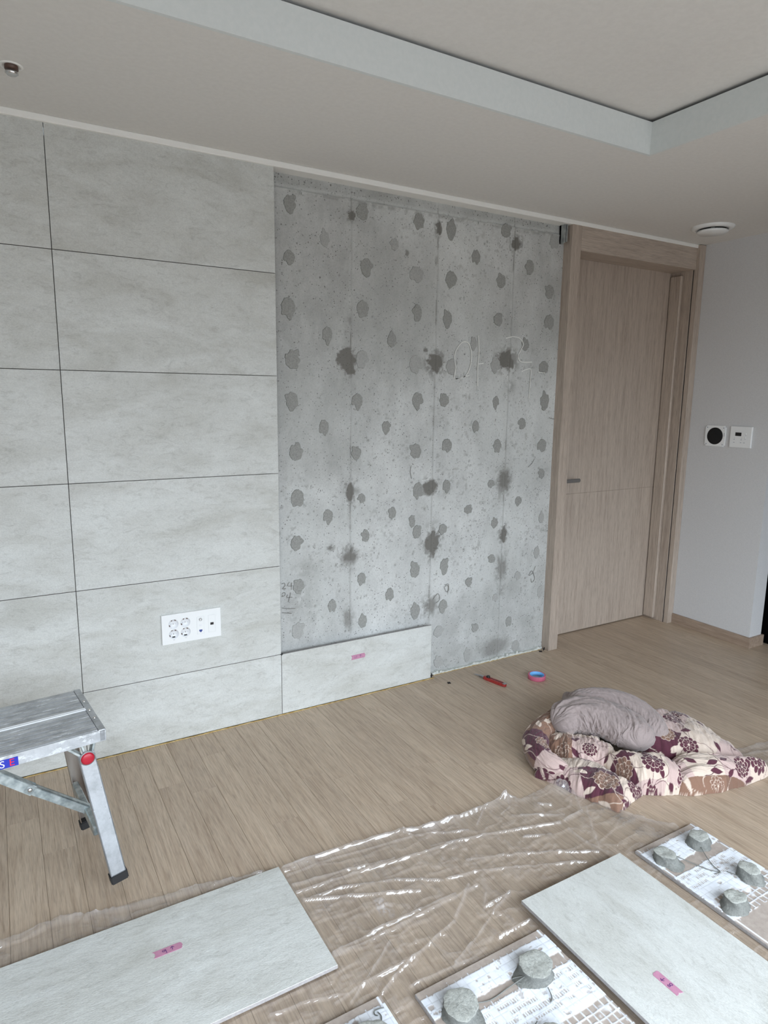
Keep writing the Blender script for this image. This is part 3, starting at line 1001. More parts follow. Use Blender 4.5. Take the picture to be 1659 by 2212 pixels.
def wall_with_opening(name, along_x, pos, a0, a1, o0, o1, z0, z1, th):
    bm = bmesh.new()
    for (s0, s1, q0, q1) in ((a0, o0, -0.02, 2.46), (o1, a1, -0.02, 2.46), (o0, o1, -0.02, z0), (o0, o1, z1, 2.46)):
        if along_x:
            bm_box(bm, (s0, pos, q0), (s1, pos + th, q1))
        else:
            bm_box(bm, (pos, s0, q0), (pos + th, s1, q1))
    return tag(bm_obj(name, bm, MAT['wallpaper']), kind='structure')


wall_with_opening('wall_front', True, -3.55, -2.5, 6.0, WX - WW / 2, WX + WW / 2, 0.16, 2.02, 0.15)
tag(box('wall_left', (-2.65, -3.55, -0.02), (-2.5, 0.2, 2.46), MAT['wallpaper']), kind='structure')
w1 = tag(empty('window_1', (WX, -3.53, 0.16)), kind='structure')
h_ = WW / 2
for a_, b_ in (((-h_, 0, 0), (-h_ + 0.06, 0.04, 1.86)), ((h_ - 0.06, 0, 0), (h_, 0.04, 1.86)), ((-h_ + 0.06, 0, 0), (h_ - 0.06, 0.04, 0.06)), ((-h_ + 0.06, 0, 1.80), (h_ - 0.06, 0.04, 1.86)), ((-0.03, 0, 0.06), (0.03, 0.04, 1.80))):
    box('window_frame', a_, b_, MAT['white_trim'], w1)

# door, recessed in a wide oak frame
door = tag(empty('door_1', (2.93, 0.16, 0)), kind='structure')
D0 = Vector((2.93, 0.16, 0))


def dbox(name, a, b, mat, parent=door, bev=0.001, off=D0):
    return box(name, Vector(a) - off, Vector(b) - off, mat, parent, bev)


bm = bmesh.new()
for (z0, z1) in ((0.006, 0.8595), (0.8625, 2.17)):
    bm_box(bm, Vector((2.43, 0.145, z0)) - D0, Vector((3.397, 0.185, z1)) - D0)
bmesh.ops.bevel(bm, geom=bm.edges[:], offset=0.001, segments=1, affect='EDGES')
bm_box(bm, Vector((2.43, 0.148, 0.85)) - D0, Vector((3.397, 0.18, 0.87)) - D0)
leaf = bm_obj('door_leaf', bm, MAT['door_oak'], door)
dbox('jamb', (2.396, -0.012, 0), (2.462, 0.19, 2.297), MAT['door_oak'])
dbox('jamb', (3.402, 0.005, 0), (3.452, 0.19, 2.297), MAT['door_oak'])
dbox('casing', (3.405, -0.030, 0), (3.4555, 0.001, 2.297), MAT['door_oak'])
dbox('head_board', (2.463, -0.012, 2.160), (3.404, 0.19, 2.297), MAT['door_oak_cross'])
dbox('hinge_strip', (3.381, 0.064, 0.012), (3.4015, 0.140, 2.138), MAT['door_oak'], bev=0.004)
dbox('door_lining_gap', (3.404, 0.000, 0), (3.452, 0.006, 2.16), MAT['dark_hole'], bev=0.0)
bm = bmesh.new()
Mh, Lh = bar_matrix(Vector((2.555, 0.095, 0.945)) - D0, Vector((2.678, 0.095, 0.945)) - D0)
vs, fs = bm_box(bm, (0, -0.007, -0.011), (Lh, 0.007, 0.011), Mh)
bmesh.ops.bevel(bm, geom=bm.edges[:], offset=0.005, segments=3, affect='EDGES')
Mn, Ln = bar_matrix(Vector((2.565, 0.095, 0.945)) - D0, Vector((2.565, 0.146, 0.945)) - D0)
bm_box(bm, (0, -0.009, -0.009), (Ln, 0.009, 0.009), Mn)
tag(bm_obj('lever_handle', bm, MAT['lever_metal'], leaf), 'brushed metal lever handle')

# ------------------------------------------------------------------ fixtures on walls and ceiling
def boolean_cut(obj, cutters):
    for c in cutters:
        md = obj.modifiers.new('cut', 'BOOLEAN')
        md.operation = 'DIFFERENCE'
        md.solver = 'EXACT'
        md.object = c
    bpy.context.view_layer.update()
    me = bpy.data.meshes.new_from_object(obj.evaluated_get(bpy.context.evaluated_depsgraph_get()))
    obj.modifiers.clear()
    obj.data = me
    for c in cutters:
        bpy.data.objects.remove(c)


# outlet plate on the tiled wall: local x along the wall, y up, z out of the wall
PLW, PLH, PLT = 0.237, 0.123, 0.010
plate = tag(empty('wall_outlet', (0.2965, 0.0, 0.4220)), 'white multi outlet wall plate with four round sockets on the tiled wall', 'wall outlet')
plate.rotation_euler = (math.pi / 2, 0, 0)


def uv2(u, v):
    return u * PLW, (1 - v) * PLH


body = box('faceplate', (0, 0, 0.0), (PLW, PLH, PLT), MAT['white_plastic'], plate, 0.0012)
cuts = []
SOCK = [uv2(.195, .334), uv2(.392, .334), uv2(.195, .672), uv2(.392, .665)]
for (x, y) in SOCK:
    bm = bmesh.new()
    lathe_bm(bm, [(0, 0.0025), (0.0195, 0.0025), (0.0195, 0.02), (0, 0.02)], 40, (x, y, 0))
    bmesh.ops.recalc_face_normals(bm, faces=bm.faces[:])
    c = bm_obj('cutter', bm, MAT['socket_white'], plate)
    cuts.append(c)
boolean_cut(body, cuts)
for k, (x, y) in enumerate(SOCK):
    bm = bmesh.new()
    lathe_bm(bm, [(0, 0.0027), (0.0188, 0.0027), (0.0192, 0.0104), (0.0198, 0.0104)], 40, (x, y, 0))
    s = bm_obj('socket', bm, MAT['socket_white'], plate)
    bm = bmesh.new()
    lathe_bm(bm, [(0.0026, 0.0026), (0.0026, 0.0042), (0, 0.0042)], 16, (x, y, 0))
    bm_obj('screw', bm, MAT['chrome'], s)
    for a_ in (115, 62, 205):
        ra = math.radians(a_)
        M = Matrix.Translation((x + 0.0160 * math.cos(ra), y + 0.0160 * math.sin(ra), 0.0028)) @ Matrix.Rotation(ra, 4, 'Z')
        bm = bmesh.new()
        bm_box(bm, (-0.0018, -0.0026, 0), (0.0018, 0.0026, 0.0045), M)
        bm_obj('contact_clip', bm, MAT['brown_clip'], s)
    for sx in (-1, 1):
        bm = bmesh.new()
        lathe_bm(bm, [(0.0022, 0.0027), (0.0022, 0.0031), (0, 0.0031)], 12, (x + sx * 0.0095, y - 0.001, 0))
        bm_obj('pin_hole', bm, MAT['plate_edge'], s)
    if k > 1:
        box('switch_slot', (x - 0.0055, y - 0.0155, 0.003), (x + 0.0055, y - 0.0115, 0.006), MAT['dark_hole'], s)
        bm = bmesh.new()
        for q in range(3):
            bm_box(bm, (x - 0.0035 + q * 0.0024, y - 0.0243, PLT - 0.0002), (x - 0.0018 + q * 0.0024, y - 0.0228, PLT + 0.0002))
        bm_obj('print', bm, MAT['grey_print'], s)
for nm, u0, u1 in (('aerial_module', .585, .705), ('data_module', .782, .900)):
    x0, y1 = uv2(u0, .215)
    x1, y0 = uv2(u1, .800)
    box('module_gap', (x0 - 0.0006, y0 - 0.0006, 0.004), (x1 + 0.0006, y1 + 0.0006, PLT + 0.0002), MAT['plate_edge'], plate)
    md = box(nm, (x0, y0, 0.005), (x1, y1, PLT + 0.0008), MAT['white_plastic'], plate, 0.0004)
    xc = (x0 + x1) / 2
    if nm == 'aerial_module':
        yc = uv2(0, .31)[1]
        bm = bmesh.new()
        lathe_bm(bm, [(0.0068, PLT), (0.0068, PLT + 0.002), (0.0048, PLT + 0.004), (0.0040, PLT + 0.006), (0.0024, PLT + 0.006), (0.0024, PLT + 0.003), (0, PLT + 0.003)], 24, (xc, yc, 0))
        bm_obj('aerial_jack', bm, MAT['chrome'], md)
        yc = uv2(0, .50)[1]
        box('blank_cover', (xc - 0.005, yc - 0.004, PLT), (xc + 0.005, yc + 0.004, PLT + 0.0016), MAT['socket_white'], md, 0.0006)
        yc = uv2(0, .70)[1]
        bm = bmesh.new()
        bm_box(bm, (xc - 0.0062, yc - 0.002, PLT), (xc + 0.0062, yc + 0.005, PLT + 0.0014))
        bm_box(bm, (xc - 0.0032, yc - 0.0055, PLT), (xc + 0.0032, yc - 0.002, PLT + 0.0014))
        bm_obj('network_port', bm, MAT['port_blue'], md)
    else:
        yc = uv2(0, .51)[1]
        box('optical_port', (xc - 0.0068, yc - 0.005, PLT), (xc + 0.0068, yc + 0.005, PLT + 0.0018), MAT['dark_hole'], md, 0.0006)

# round speaker plate and thermostat on the right wall: local x runs toward the camera, y up, z into the room
def wall_right_thing(name, y, z, label, cat):
    o = tag(empty(name, (3.456, y, z)), label, cat)
    o.matrix_world = Matrix(((0, 0, -1, 3.456), (-1, 0, 0, y), (0, 1, 0, z), (0, 0, 0, 1)))
    return o


sp = wall_right_thing('speaker_plate', -0.2030, 1.202, 'white square wall plate with a round black grille, beside the thermostat', 'wall speaker')
bm = bmesh.new()
vs, fs = bm_box(bm, (-0.063, -0.060, 0), (0.063, 0.060, 0.008))
bmesh.ops.bevel(bm, geom=[e for e in bm.edges if abs((e.verts[0].co - e.verts[1].co).z) > 0.005], offset=0.008, segments=4, affect='EDGES')
fp = bm_obj('faceplate', bm, MAT['white_plastic'], sp)
bm = bmesh.new()
lathe_bm(bm, [(0.0495, 0.007), (0.0495, 0.0085), (0.047, 0.0090), (0.030, 0.0105), (0, 0.0112)], 48)
bm_obj('grille', bm, MAT['black_mesh'], sp)
for sx in (-1, 1):
    for sy in (-1, 1):
        bm = bmesh.new()
        lathe_bm(bm, [(0.0034, 0.0078), (0.003, 0.0092), (0, 0.0092)], 12, (sx * 0.051, sy * 0.048, 0))
        bm_obj('screw', bm, MAT['grey_print'], sp)
box('switch', (0.056, 0.000, 0.0075), (0.0585, 0.02, 0.009), MAT['grey_print'], sp)

th = wall_right_thing('thermostat', -0.3620, 1.204, 'white square thermostat with small dark display on the right wall', 'thermostat')
box('housing', (-0.063, -0.060, 0), (0.063, 0.060, 0.012), MAT['white_plastic'], th, 0.0015)
box('display', (-0.032, 0.006, 0.0115), (0.004, 0.026, 0.0128), MAT['dark_hole'], th, 0.0003)
box('display_line', (-0.036, 0.0325, 0.0118), (0.008, 0.0335, 0.0123), MAT['plate_edge'], th)
for (x, y, r) in ((0.029, 0.020, 0.0042), (0.029, -0.002, 0.0042)):
    bm = bmesh.new()
    lathe_bm(bm, [(r, 0.0115), (r, 0.0138), (r * 0.7, 0.0145), (0, 0.0145)], 20, (x, y, 0))
    bm_obj('button', bm, MAT['white_plastic'], th)
for (x, y, w, h) in ((-0.034, -0.006, .003, .003), (-0.036, -0.014, .005, .004), (-0.036, -0.031, .008, .003), (0.006, -0.006, .003, .003), (0.006, -0.015, .006, .004), (0.004, -0.031, .008, .003), (0.024, -0.031, .008, .003), (0.028, -0.010, .004, .003), (0.030, 0.0125, .004, .002)):
    box('print', (x - w / 2, y - h / 2, 0.0118), (x + w / 2, y + h / 2, 0.0122), MAT['grey_print'], th)

dif = tag(empty('ceiling_diffuser', (3.11, -0.30, CEIL)), 'round white air diffuser in the ceiling above the door corner', 'air diffuser')
bm = bmesh.new()
lathe_bm(bm, [(0.105, 0.0005), (0.104, -0.006), (0.092, -0.013), (0.074, -0.014), (0.072, 0.0005)], 48)
bm_obj('collar', bm, MAT['white_plastic'], dif)
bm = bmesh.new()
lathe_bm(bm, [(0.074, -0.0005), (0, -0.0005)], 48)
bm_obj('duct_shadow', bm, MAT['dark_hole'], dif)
bm = bmesh.new()
lathe_bm(bm, [(0.010, -0.001), (0.010, -0.018), (0.074, -0.0195), (0.076, -0.025), (0.070, -0.031), (0, -0.034)], 48)
bm_obj('disc', bm, MAT['white_plastic'], dif)

spk = tag(empty('fire_sprinkler', (-0.096, -0.329, CEIL)), 'small recessed metal sprinkler head in the lower ceiling', 'sprinkler')
bm = bmesh.new()
lathe_bm(bm, [(0.030, 0.0005), (0.030, -0.002), (0.024, -0.003), (0.022, 0.0005)], 32)
bm_obj('escutcheon', bm, MAT['white_trim'], spk)
bm = bmesh.new()
lathe_bm(bm, [(0.0175, 0.0), (0.0175, -0.010), (0.0, -0.010)], 24)
bm_obj('cup', bm, MAT['brown_clip'], spk)
bm = bmesh.new()
lathe_bm(bm, [(0.005, -0.010), (0.005, -0.015), (0.0165, -0.016), (0.017, -0.020), (0.012, -0.024), (0, -0.025)], 24)
bm_obj('heat_plate', bm, MAT['chrome'], spk)

blk = tag(empty('black_cabinet', (3.605, -1.1, 0)), 'tall plain black panelled unit at the right edge beyond the wall end', 'cabinet')
box('carcass', (0.012, -0.62, 0), (0.5, 0.80, 2.0), MAT['black_gloss'], blk, 0.003)
for k in range(2):
    box('door', (0.0, -0.615 + 0.71 * k, 0.006), (0.014, 0.088 + 0.70 * k, 1.995), MAT['black_gloss'], blk, 0.002)

# ------------------------------------------------------------------ loose tiles on the floor
def loose_tile(name, x0, y1, w, ln, z, label, pads, tape=None, long_x=False):
    """face-up tile; w across x, ln along -y"""
    root = tag(empty(name, (x0 + w / 2, y1 - ln / 2, 0.0)), label, 'tile')
    me = tile_mesh('slab', ln if not long_x else w, w if not long_x else ln)
    s = bpy.data.objects.new('slab', me)
    link(s, root)
    if long_x:
        s.location = (-w / 2, -ln / 2, z + 0.010)
    else:
        s.rotation_euler = (0, 0, math.pi / 2)
        s.location = (w / 2, -ln / 2, z + 0.010)
    for (px, py) in pads:
        box('support_pad', (px - 0.03, py - 0.03, 0.0006), (px + 0.03, py + 0.03, z), MAT['black_rubber'], root, 0.001)
    if tape:
        tag(tape_strip(s, *tape), 'torn pink tape with handwriting')
    return root


loose_tile('loose_tile', -0.378, -0.922, 0.80, 0.40, 0.006,
           'pale stone tile lying face up on film in front of the step stool',
           ((-0.3, 0.1), (0.3, 0.1), (-0.3, -0.1), (0.3, -0.1)),
           (0.442, 0.252, 0.0, 0.068, 0.021, NINE + ARROW, 5), long_x=True)
loose_tile('loose_tile', 0.9545, -1.397, 0.40, 0.80, 0.020,
           'pale stone tile lying face up between two tiles dabbed with mortar, at lower right',
           ((-0.08, 0.3), (0.08, 0.3), (-0.08, -0.3), (0.08, -0.3)),
           (0.424, 0.275, 0.02, 0.068, 0.021, EIGHT + ARROW, 9))


def backed_tile(x0, y1, w, ln, label, bands, dabs, strings, seed, zbase=0.0015):
    """tile lying face down: dull back with glue-soaked mesh and lumps of mortar"""
    T = 0.010
    root = tag(empty('mortared_tile', (x0 + w / 2, y1 - ln / 2, 0)), label, 'tile')
    lx = lambda x: x - (x0 + w / 2)
    ly = lambda y: y - (y1 - ln / 2)
    box('slab', (-w / 2, -ln / 2, zbase), (w / 2, ln / 2, zbase + T), MAT['tile_body'], root, 0.0006)
    st = 0.002
    gs = np.arange(0.001, w - 0.0005, st)
    gt = np.arange(0.001, ln - 0.0005, st)
    S, Tt = np.meshgrid(gs, gt, indexing='ij')
    pitch = 0.0205
    jit = 0.004 * (fbm(S * 30, Tt * 30, seed) - 0.5)
    ku = np.abs(((S + jit) / pitch) % 1 - 0.5)
    kv = np.abs(((Tt + jit) / pitch) % 1 - 0.5)
    line_u = smooth(0.055, 0.02, 0.5 - ku)   # threads running along the length
    line_v = smooth(0.055, 0.02, 0.5 - kv)
    nz = fbm(S * 60, Tt * 60, seed + 3)
    nb = fbm(S * 14, Tt * 14, seed + 9)
    cu_, cv_ = np.floor((S + jit) / pitch), np.floor((Tt + jit) / pitch)
    glue = np.zeros_like(S)
    for (t0, t1, kind) in bands:
        e0 = t0 + 0.006 * (fbm(S * 40, S * 0, seed + 5) - 0.5) - 0.010 * line_u * _hash(cu_, cu_ * 0, seed)
        e1 = t1 + 0.010 * (fbm(S * 40, S * 0 + 3, seed + 6) - 0.5) + 0.010 * line_u * _hash(cu_, cu_ * 0 + 4, seed)
        inb = smooth(e0 - 0.001, e0 + 0.001, Tt) * smooth(e1 + 0.001, e1 - 0.001, Tt)
        if kind == 'solid':
            m_ = inb * (1 - 0.8 * smooth(0.66, 0.72, nz))
        elif kind == 'dash':
            dens = _hash(cu_, cv_, seed + 40)
            fu = ((S + jit) / pitch) % 1
            stripes = (np.abs((fu * 3.0) % 1 - 0.5) < 0.22) & (np.abs(((Tt + jit) / pitch) % 1 - 0.35) < 0.16 + 0.14 * dens) & (dens > 0.3)
            m_ = inb * np.where(stripes, 0.15, 1.0) * (1 - 0.6 * smooth(0.68, 0.72, nz))
        else:
            blot = smooth(0.58, 0.66, nb)
            gate = smooth(0.34, 0.46, fbm(S * 9, Tt * 9, seed + 70))
            m_ = inb * np.maximum(np.maximum(smooth(0.11, 0.05, 0.5 - ku), smooth(0.11, 0.05, 0.5 - kv)) * gate, blot)
        glue = np.maximum(glue, m_)
    thread = np.maximum(line_u, line_v) * smooth(0.5, 0.9, glue)
    edge_line = smooth(0.0035, 0.0015, np.abs(S - 0.009)) + smooth(0.0035, 0.0015, np.abs(S - (w - 0.009)))
    glue = np.clip(np.maximum(glue, edge_line * smooth(0.45, 0.5, nb) * (Tt < bands[-1][1])), 0, 1)
    Zs = zbase + T + 0.0003 + glue * (0.0010 + 0.0008 * nz) - 0.0004 * thread
    V = np.stack([S - w / 2, ln / 2 - Tt, Zs], -1).reshape(-1, 3)
    o = fast_mesh('mesh_backing', V, grid_faces(len(gs), len(gt), True), MAT['tile_back'], root, True, attrs={'glue': glue, 'thread': thread})
    tag(o, 'white glue-soaked fibre mesh on the dull brown back')
    for (dx, dy, r, h, lean, sd) in dabs:
        q = random.Random(sd)
        n, bmv = 40, bmesh.new()
        ph = [q.uniform(0, 6.28) for _ in range(5)]
        fl_ = 1.0 if r > 0.034 else 1.10
        prof = [(1.10 * fl_ ** 2, 0.0), (1.03 * fl_ ** 2, 0.08), (1.0 * fl_ ** 1.6, 0.30), (1.0 * fl_, 0.60), (1.03, 0.88), (1.02, 0.97), (0.97, 1.0), (0.66, 1.015), (0.33, 1.02)]
        rings = []
        for (pr, pz) in prof:
            ring = []
            for k in range(n):
                a_ = 2 * math.pi * k / n
                wk = 1.0 if r > 0.034 else 1.9
                wob = 1 + 0.05 * wk * math.sin(2 * a_ + ph[0]) + 0.04 * math.sin(3 * a_ + ph[1] + 2 * pz) + 0.03 * wk * math.sin(5 * a_ + ph[2] + 5 * pz) + 0.02 * math.sin(11 * a_ + ph[3] + 9 * pz) + q.uniform(-0.012, 0.012)
                skirt = 1 + (0.35 * max(0, math.cos(a_ - ph[4])) ** 3 if pz < 0.3 else 0)
                rr = r * pr * wob * skirt
                zz = zbase + T + 0.0012 + h * pz + (0.0012 * math.sin(2 * a_ + ph[2]) + q.uniform(-0.0004, 0.0004) if pz > 0.8 else 0)
                ring.append(bmv.verts.new((lx(dx) + rr * math.cos(a_) + lean[0] * pz, ly(dy) + rr * math.sin(a_) + lean[1] * pz, zz)))
            rings.append(ring)
        for A, B in zip(rings[:-1], rings[1:]):
            for k in range(n):
                f_ = bmv.faces.new((A[k], A[(k + 1) % n], B[(k + 1) % n], B[k]))
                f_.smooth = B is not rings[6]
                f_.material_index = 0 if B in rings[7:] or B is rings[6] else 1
        c = bmv.verts.new((lx(dx) + lean[0], ly(dy) + lean[1], zbase + T + 0.0012 + h))
        for k in range(n):
            bmv.faces.new((rings[-1][k], rings[-1][(k + 1) % n], c)).smooth = True
        bm_obj('mortar_dab', bmv, [MAT['mortar'], MAT['mortar_dark']], root)
    for s in strings:
        bmv = bmesh.new()
        P = catmull([(lx(x), ly(y), zbase + T + 0.003 + (z if z else 0)) for x, y, z in s], 6)
        tube_bm(bmv, P, 0.0013, 6)
        bm_obj('mortar_string', bmv, MAT['mortar_dark'], root)
    return root


backed_tile(0.5465, -1.482, 0.396, 0.80,
            'wide face-down tile with two flat round mortar dabs, bottom centre of the photo',
            [(0.022, 0.080, 'solid'), (0.112, 0.205, 'dash'), (0.195, 0.225, 'solid'), (0.22, 0.42, 'open'), (0.5, 0.62, 'dash')],
            [(0.838, -1.580, 0.041, 0.026, (0, 0), 1), (0.610, -1.577, 0.041, 0.027, (0, 0), 2), (0.735, -1.742, 0.036, 0.028, (0, 0), 3)],
            [[(0.635, -1.575, 0.01), (0.69, -1.585, 0.0), (0.75, -1.582, 0.002), (0.80, -1.585, 0.012)],
             [(0.80, -1.585, 0.012), (0.775, -1.568, 0.002), (0.772, -1.578, 0.002), (0.79, -1.592, 0.001)],
             [(0.83, -1.63, 0.004), (0.822, -1.652, 0.001), (0.81, -1.66, 0.001)],
             [(0.70, -1.70, 0.006), (0.71, -1.682, 0.004), (0.722, -1.69, 0.003), (0.745, -1.684, 0.006)]], 11)
backed_tile(1.4235, -1.399, 0.281, 0.80,
            'narrow face-down tile with four mortar lumps, at the right edge of the photo',
            [(0.020, 0.098, 'solid'), (0.138, 0.215, 'dash'), (0.205, 0.245, 'solid'), (0.235, 0.325, 'open'), (0.42, 0.60, 'open')],
            [(1.628, -1.478, 0.029, 0.032, (-0.002, 0.002), 4), (1.470, -1.478, 0.029, 0.028, (-0.004, 0.004), 5),
             (1.624, -1.648, 0.028, 0.034, (-0.004, 0.004), 6), (1.482, -1.694, 0.028, 0.032, (-0.004, 0.002), 7)],
            [[(1.605, -1.50, 0.01), (1.585, -1.535, 0.004), (1.572, -1.565, 0.001), (1.566, -1.592, 0.001), (1.545, -1.588, 0.0)],
             [(1.50, -1.49, 0.01), (1.525, -1.53, 0.003), (1.545, -1.57, 0.001), (1.566, -1.592, 0.001)],
             [(1.585, -1.60, 0.001), (1.60, -1.63, 0.0), (1.62, -1.66, 0.0)]], 23)
backed_tile(0.075, -1.444, 0.398, 0.80,
            'face-down tile with one mortar dab showing, cut off by the bottom edge of the photo',
            [(0.022, 0.095, 'solid'), (0.125, 0.215, 'dash'), (0.22, 0.40, 'open')],
            [(0.392, -1.545, 0.041, 0.028, (0, 0), 8), (0.16, -1.56, 0.041, 0.028, (0, 0), 9)],
            [[(0.462, -1.480, 0.002), (0.452, -1.478, 0.003), (0.440, -1.476, 0.001), (0.436, -1.484, 0.001), (0.441, -1.490, 0.001)],
             [(0.445, -1.482, 0.001), (0.447, -1.495, 0.001), (0.438, -1.510, 0.0)]], 37)

# ------------------------------------------------------------------ clear plastic film spread under the loose tiles
def seg_dist(Xg, Yg, P):
    best = np.full(Xg.shape, 9.0)
    for (x0, y0), (x1, y1) in zip(P[:-1], P[1:]):
        dx, dy = x1 - x0, y1 - y0
        t = np.clip(((Xg - x0) * dx + (Yg - y0) * dy) / (dx * dx + dy * dy + 1e-12), 0, 1)
        best = np.minimum(best, np.hypot(Xg - x0 - t * dx, Yg - y0 - t * dy))
    return best


FOOT = [(-0.378, 0.422, -1.322, -0.922), (0.9545, 1.3545, -2.20, -1.397), (0.5465, 0.9425, -2.29, -1.482), (1.4235, 1.7045, -2.20, -1.399), (0.075, 0.473, -2.25, -1.444)]


def film_sheet(name, label, fx, ny, edge, ybot, ridges, seed, amp=1.0, flat=FOOT, powder=(), lift=()):
    ex, ey = zip(*edge)
    XX = np.repeat(fx[:, None], ny, 1)
    y_top = np.interp(fx, ex, ey) + 0.010 * (fbm(fx * 18, fx * 0, seed) - 0.5)
    s = np.linspace(0, 1, ny)
    YY = y_top[:, None] + (ybot - y_top)[:, None] * s[None, :]
    H = 0.0010 + 0.0022 * fbm(XX * 12, YY * 12, seed + 1)
    rd = 1 - np.abs(2 * fbm(XX * 9 + 0.8 * fbm(XX * 5, YY * 5, seed + 3), YY * 22, seed + 2) - 1)
    H += amp * 0.0055 * smooth(0.80, 0.98, rd)
    rd2 = 1 - np.abs(2 * fbm(XX * 30 + YY * 14, YY * 34 - XX * 10, seed + 8) - 1)
    H += amp * 0.0028 * smooth(0.82, 0.98, rd2) * smooth(0.45, 0.6, fbm(XX * 5, YY * 5, seed + 11))
    q = random.Random(seed)
    hz = 0.10 * smooth(0.86, 1.0, rd)
    for P in ridges:
        d = seg_dist(XX, YY, P)
        d = d + 0.004 * (fbm(XX * 60, YY * 60, seed + 5) - 0.5)
        a_, w_ = q.uniform(0.006, 0.013) * amp, q.uniform(0.0032, 0.0060)
        H = np.maximum(H, H * 0.6 + a_ * np.exp(-(d / w_) ** 2) * (0.45 + 1.1 * fbm(XX * 10, YY * 10, seed + 6)))
        hz = np.maximum(hz, 0.16 * np.exp(-(d / (w_ * 0.9)) ** 2))
    sy = (y_top[:, None] - YY)
    H += amp * 0.014 * np.exp(-((sy - 0.012) / 0.014) ** 2) * fbm(XX * 20, YY * 20, seed + 7)
    hz = np.maximum(hz, 0.22 * np.exp(-(sy / 0.018) ** 2))
    for (lx_, ly_, r_, h_) in lift:
        H += h_ * np.exp(-(((XX - lx_) / r_) ** 2 + ((YY - ly_) / r_) ** 2)) * (0.5 + 1.0 * fbm(XX * 22, YY * 14, seed + 12))
        hz = np.maximum(hz, 0.22 * np.exp(-(((XX - lx_) / r_) ** 2 + ((YY - ly_) / r_) ** 2)))
    for (px, py, rx, ry, k) in powder:
        dd = np.hypot((XX - px) / rx, (YY - py) / ry) + 0.9 * (fbm(XX * 60, YY * 60, seed + 15) - 0.5)
        hz = np.maximum(hz, k * smooth(1.1, 0.2, dd) * smooth(0.25, 0.65, fbm(XX * 170, YY * 110, seed + 16)))
    for (x0, x1, y0, y1) in flat:
        ins = np.minimum(np.minimum(XX - x0, x1 - XX), np.minimum(YY - y0, y1 - YY))
        H = np.where(ins > -0.012, H * smooth(0.004, -0.012, ins), H)
    H = np.maximum(H, 0.0) + 0.0005
    V = np.stack([XX, YY, H], -1).reshape(-1, 3)
    cx, cy = V[:, 0].mean(), V[:, 1].mean()
    V[:, 0] -= cx
    V[:, 1] -= cy
    o = fast_mesh(name, V, grid_faces(len(fx), ny, True), MAT['clear_film'], None, True, attrs={'haze': hz})
    o.location = (cx, cy, 0)
    return tag(o, label, 'plastic sheet')


edge = [(-0.6, -0.85)] + FILMEDGE[:-2] + [(1.40, -1.000), (1.458, -1.000), (1.50, -1.02), (1.56, -1.24), (1.60, -1.30), (1.66, -1.37)]
film_sheet('plastic_film', 'crinkled clear plastic film spread on the floor under the loose tiles', np.arange(-0.55, 1.655, 0.003), 480,
           edge, -2.35, RIDGE, 5, 1.0,
           powder=((0.625, -1.205, 0.03, 0.055, 0.40), (0.472, -1.125, 0.05, 0.03, 0.25), (0.684, -1.083, 0.05, 0.025, 0.16), (0.631, -1.016, 0.05, 0.03, 0.14)),
           lift=((1.470, -1.035, 0.035, 0.030), (1.25, -0.985, 0.02, 0.02), (0.93, -0.985, 0.03, 0.012)))
film_sheet('plastic_scrap', 'small crumpled end of clear film sticking out past the right end of the duvet', np.arange(2.26, 2.52, 0.005), 40,
           [(2.2, -1.20), (2.30, -1.185), (2.40, -1.20), (2.6, -1.22)], -1.36, [[(2.27, -1.22), (2.40, -1.25), (2.50, -1.26)], [(2.28, -1.30), (2.38, -1.29), (2.5, -1.32)]], 9, 1.2, flat=())

# ------------------------------------------------------------------ floral duvet in a heap
CREAM, PINK, BROWN, PLUM, TAN = [np.array(srgb(*c)[:3]) for c in ((204, 188, 174), (188, 166, 160), (118, 92, 78), (84, 46, 58), (130, 101, 85))]


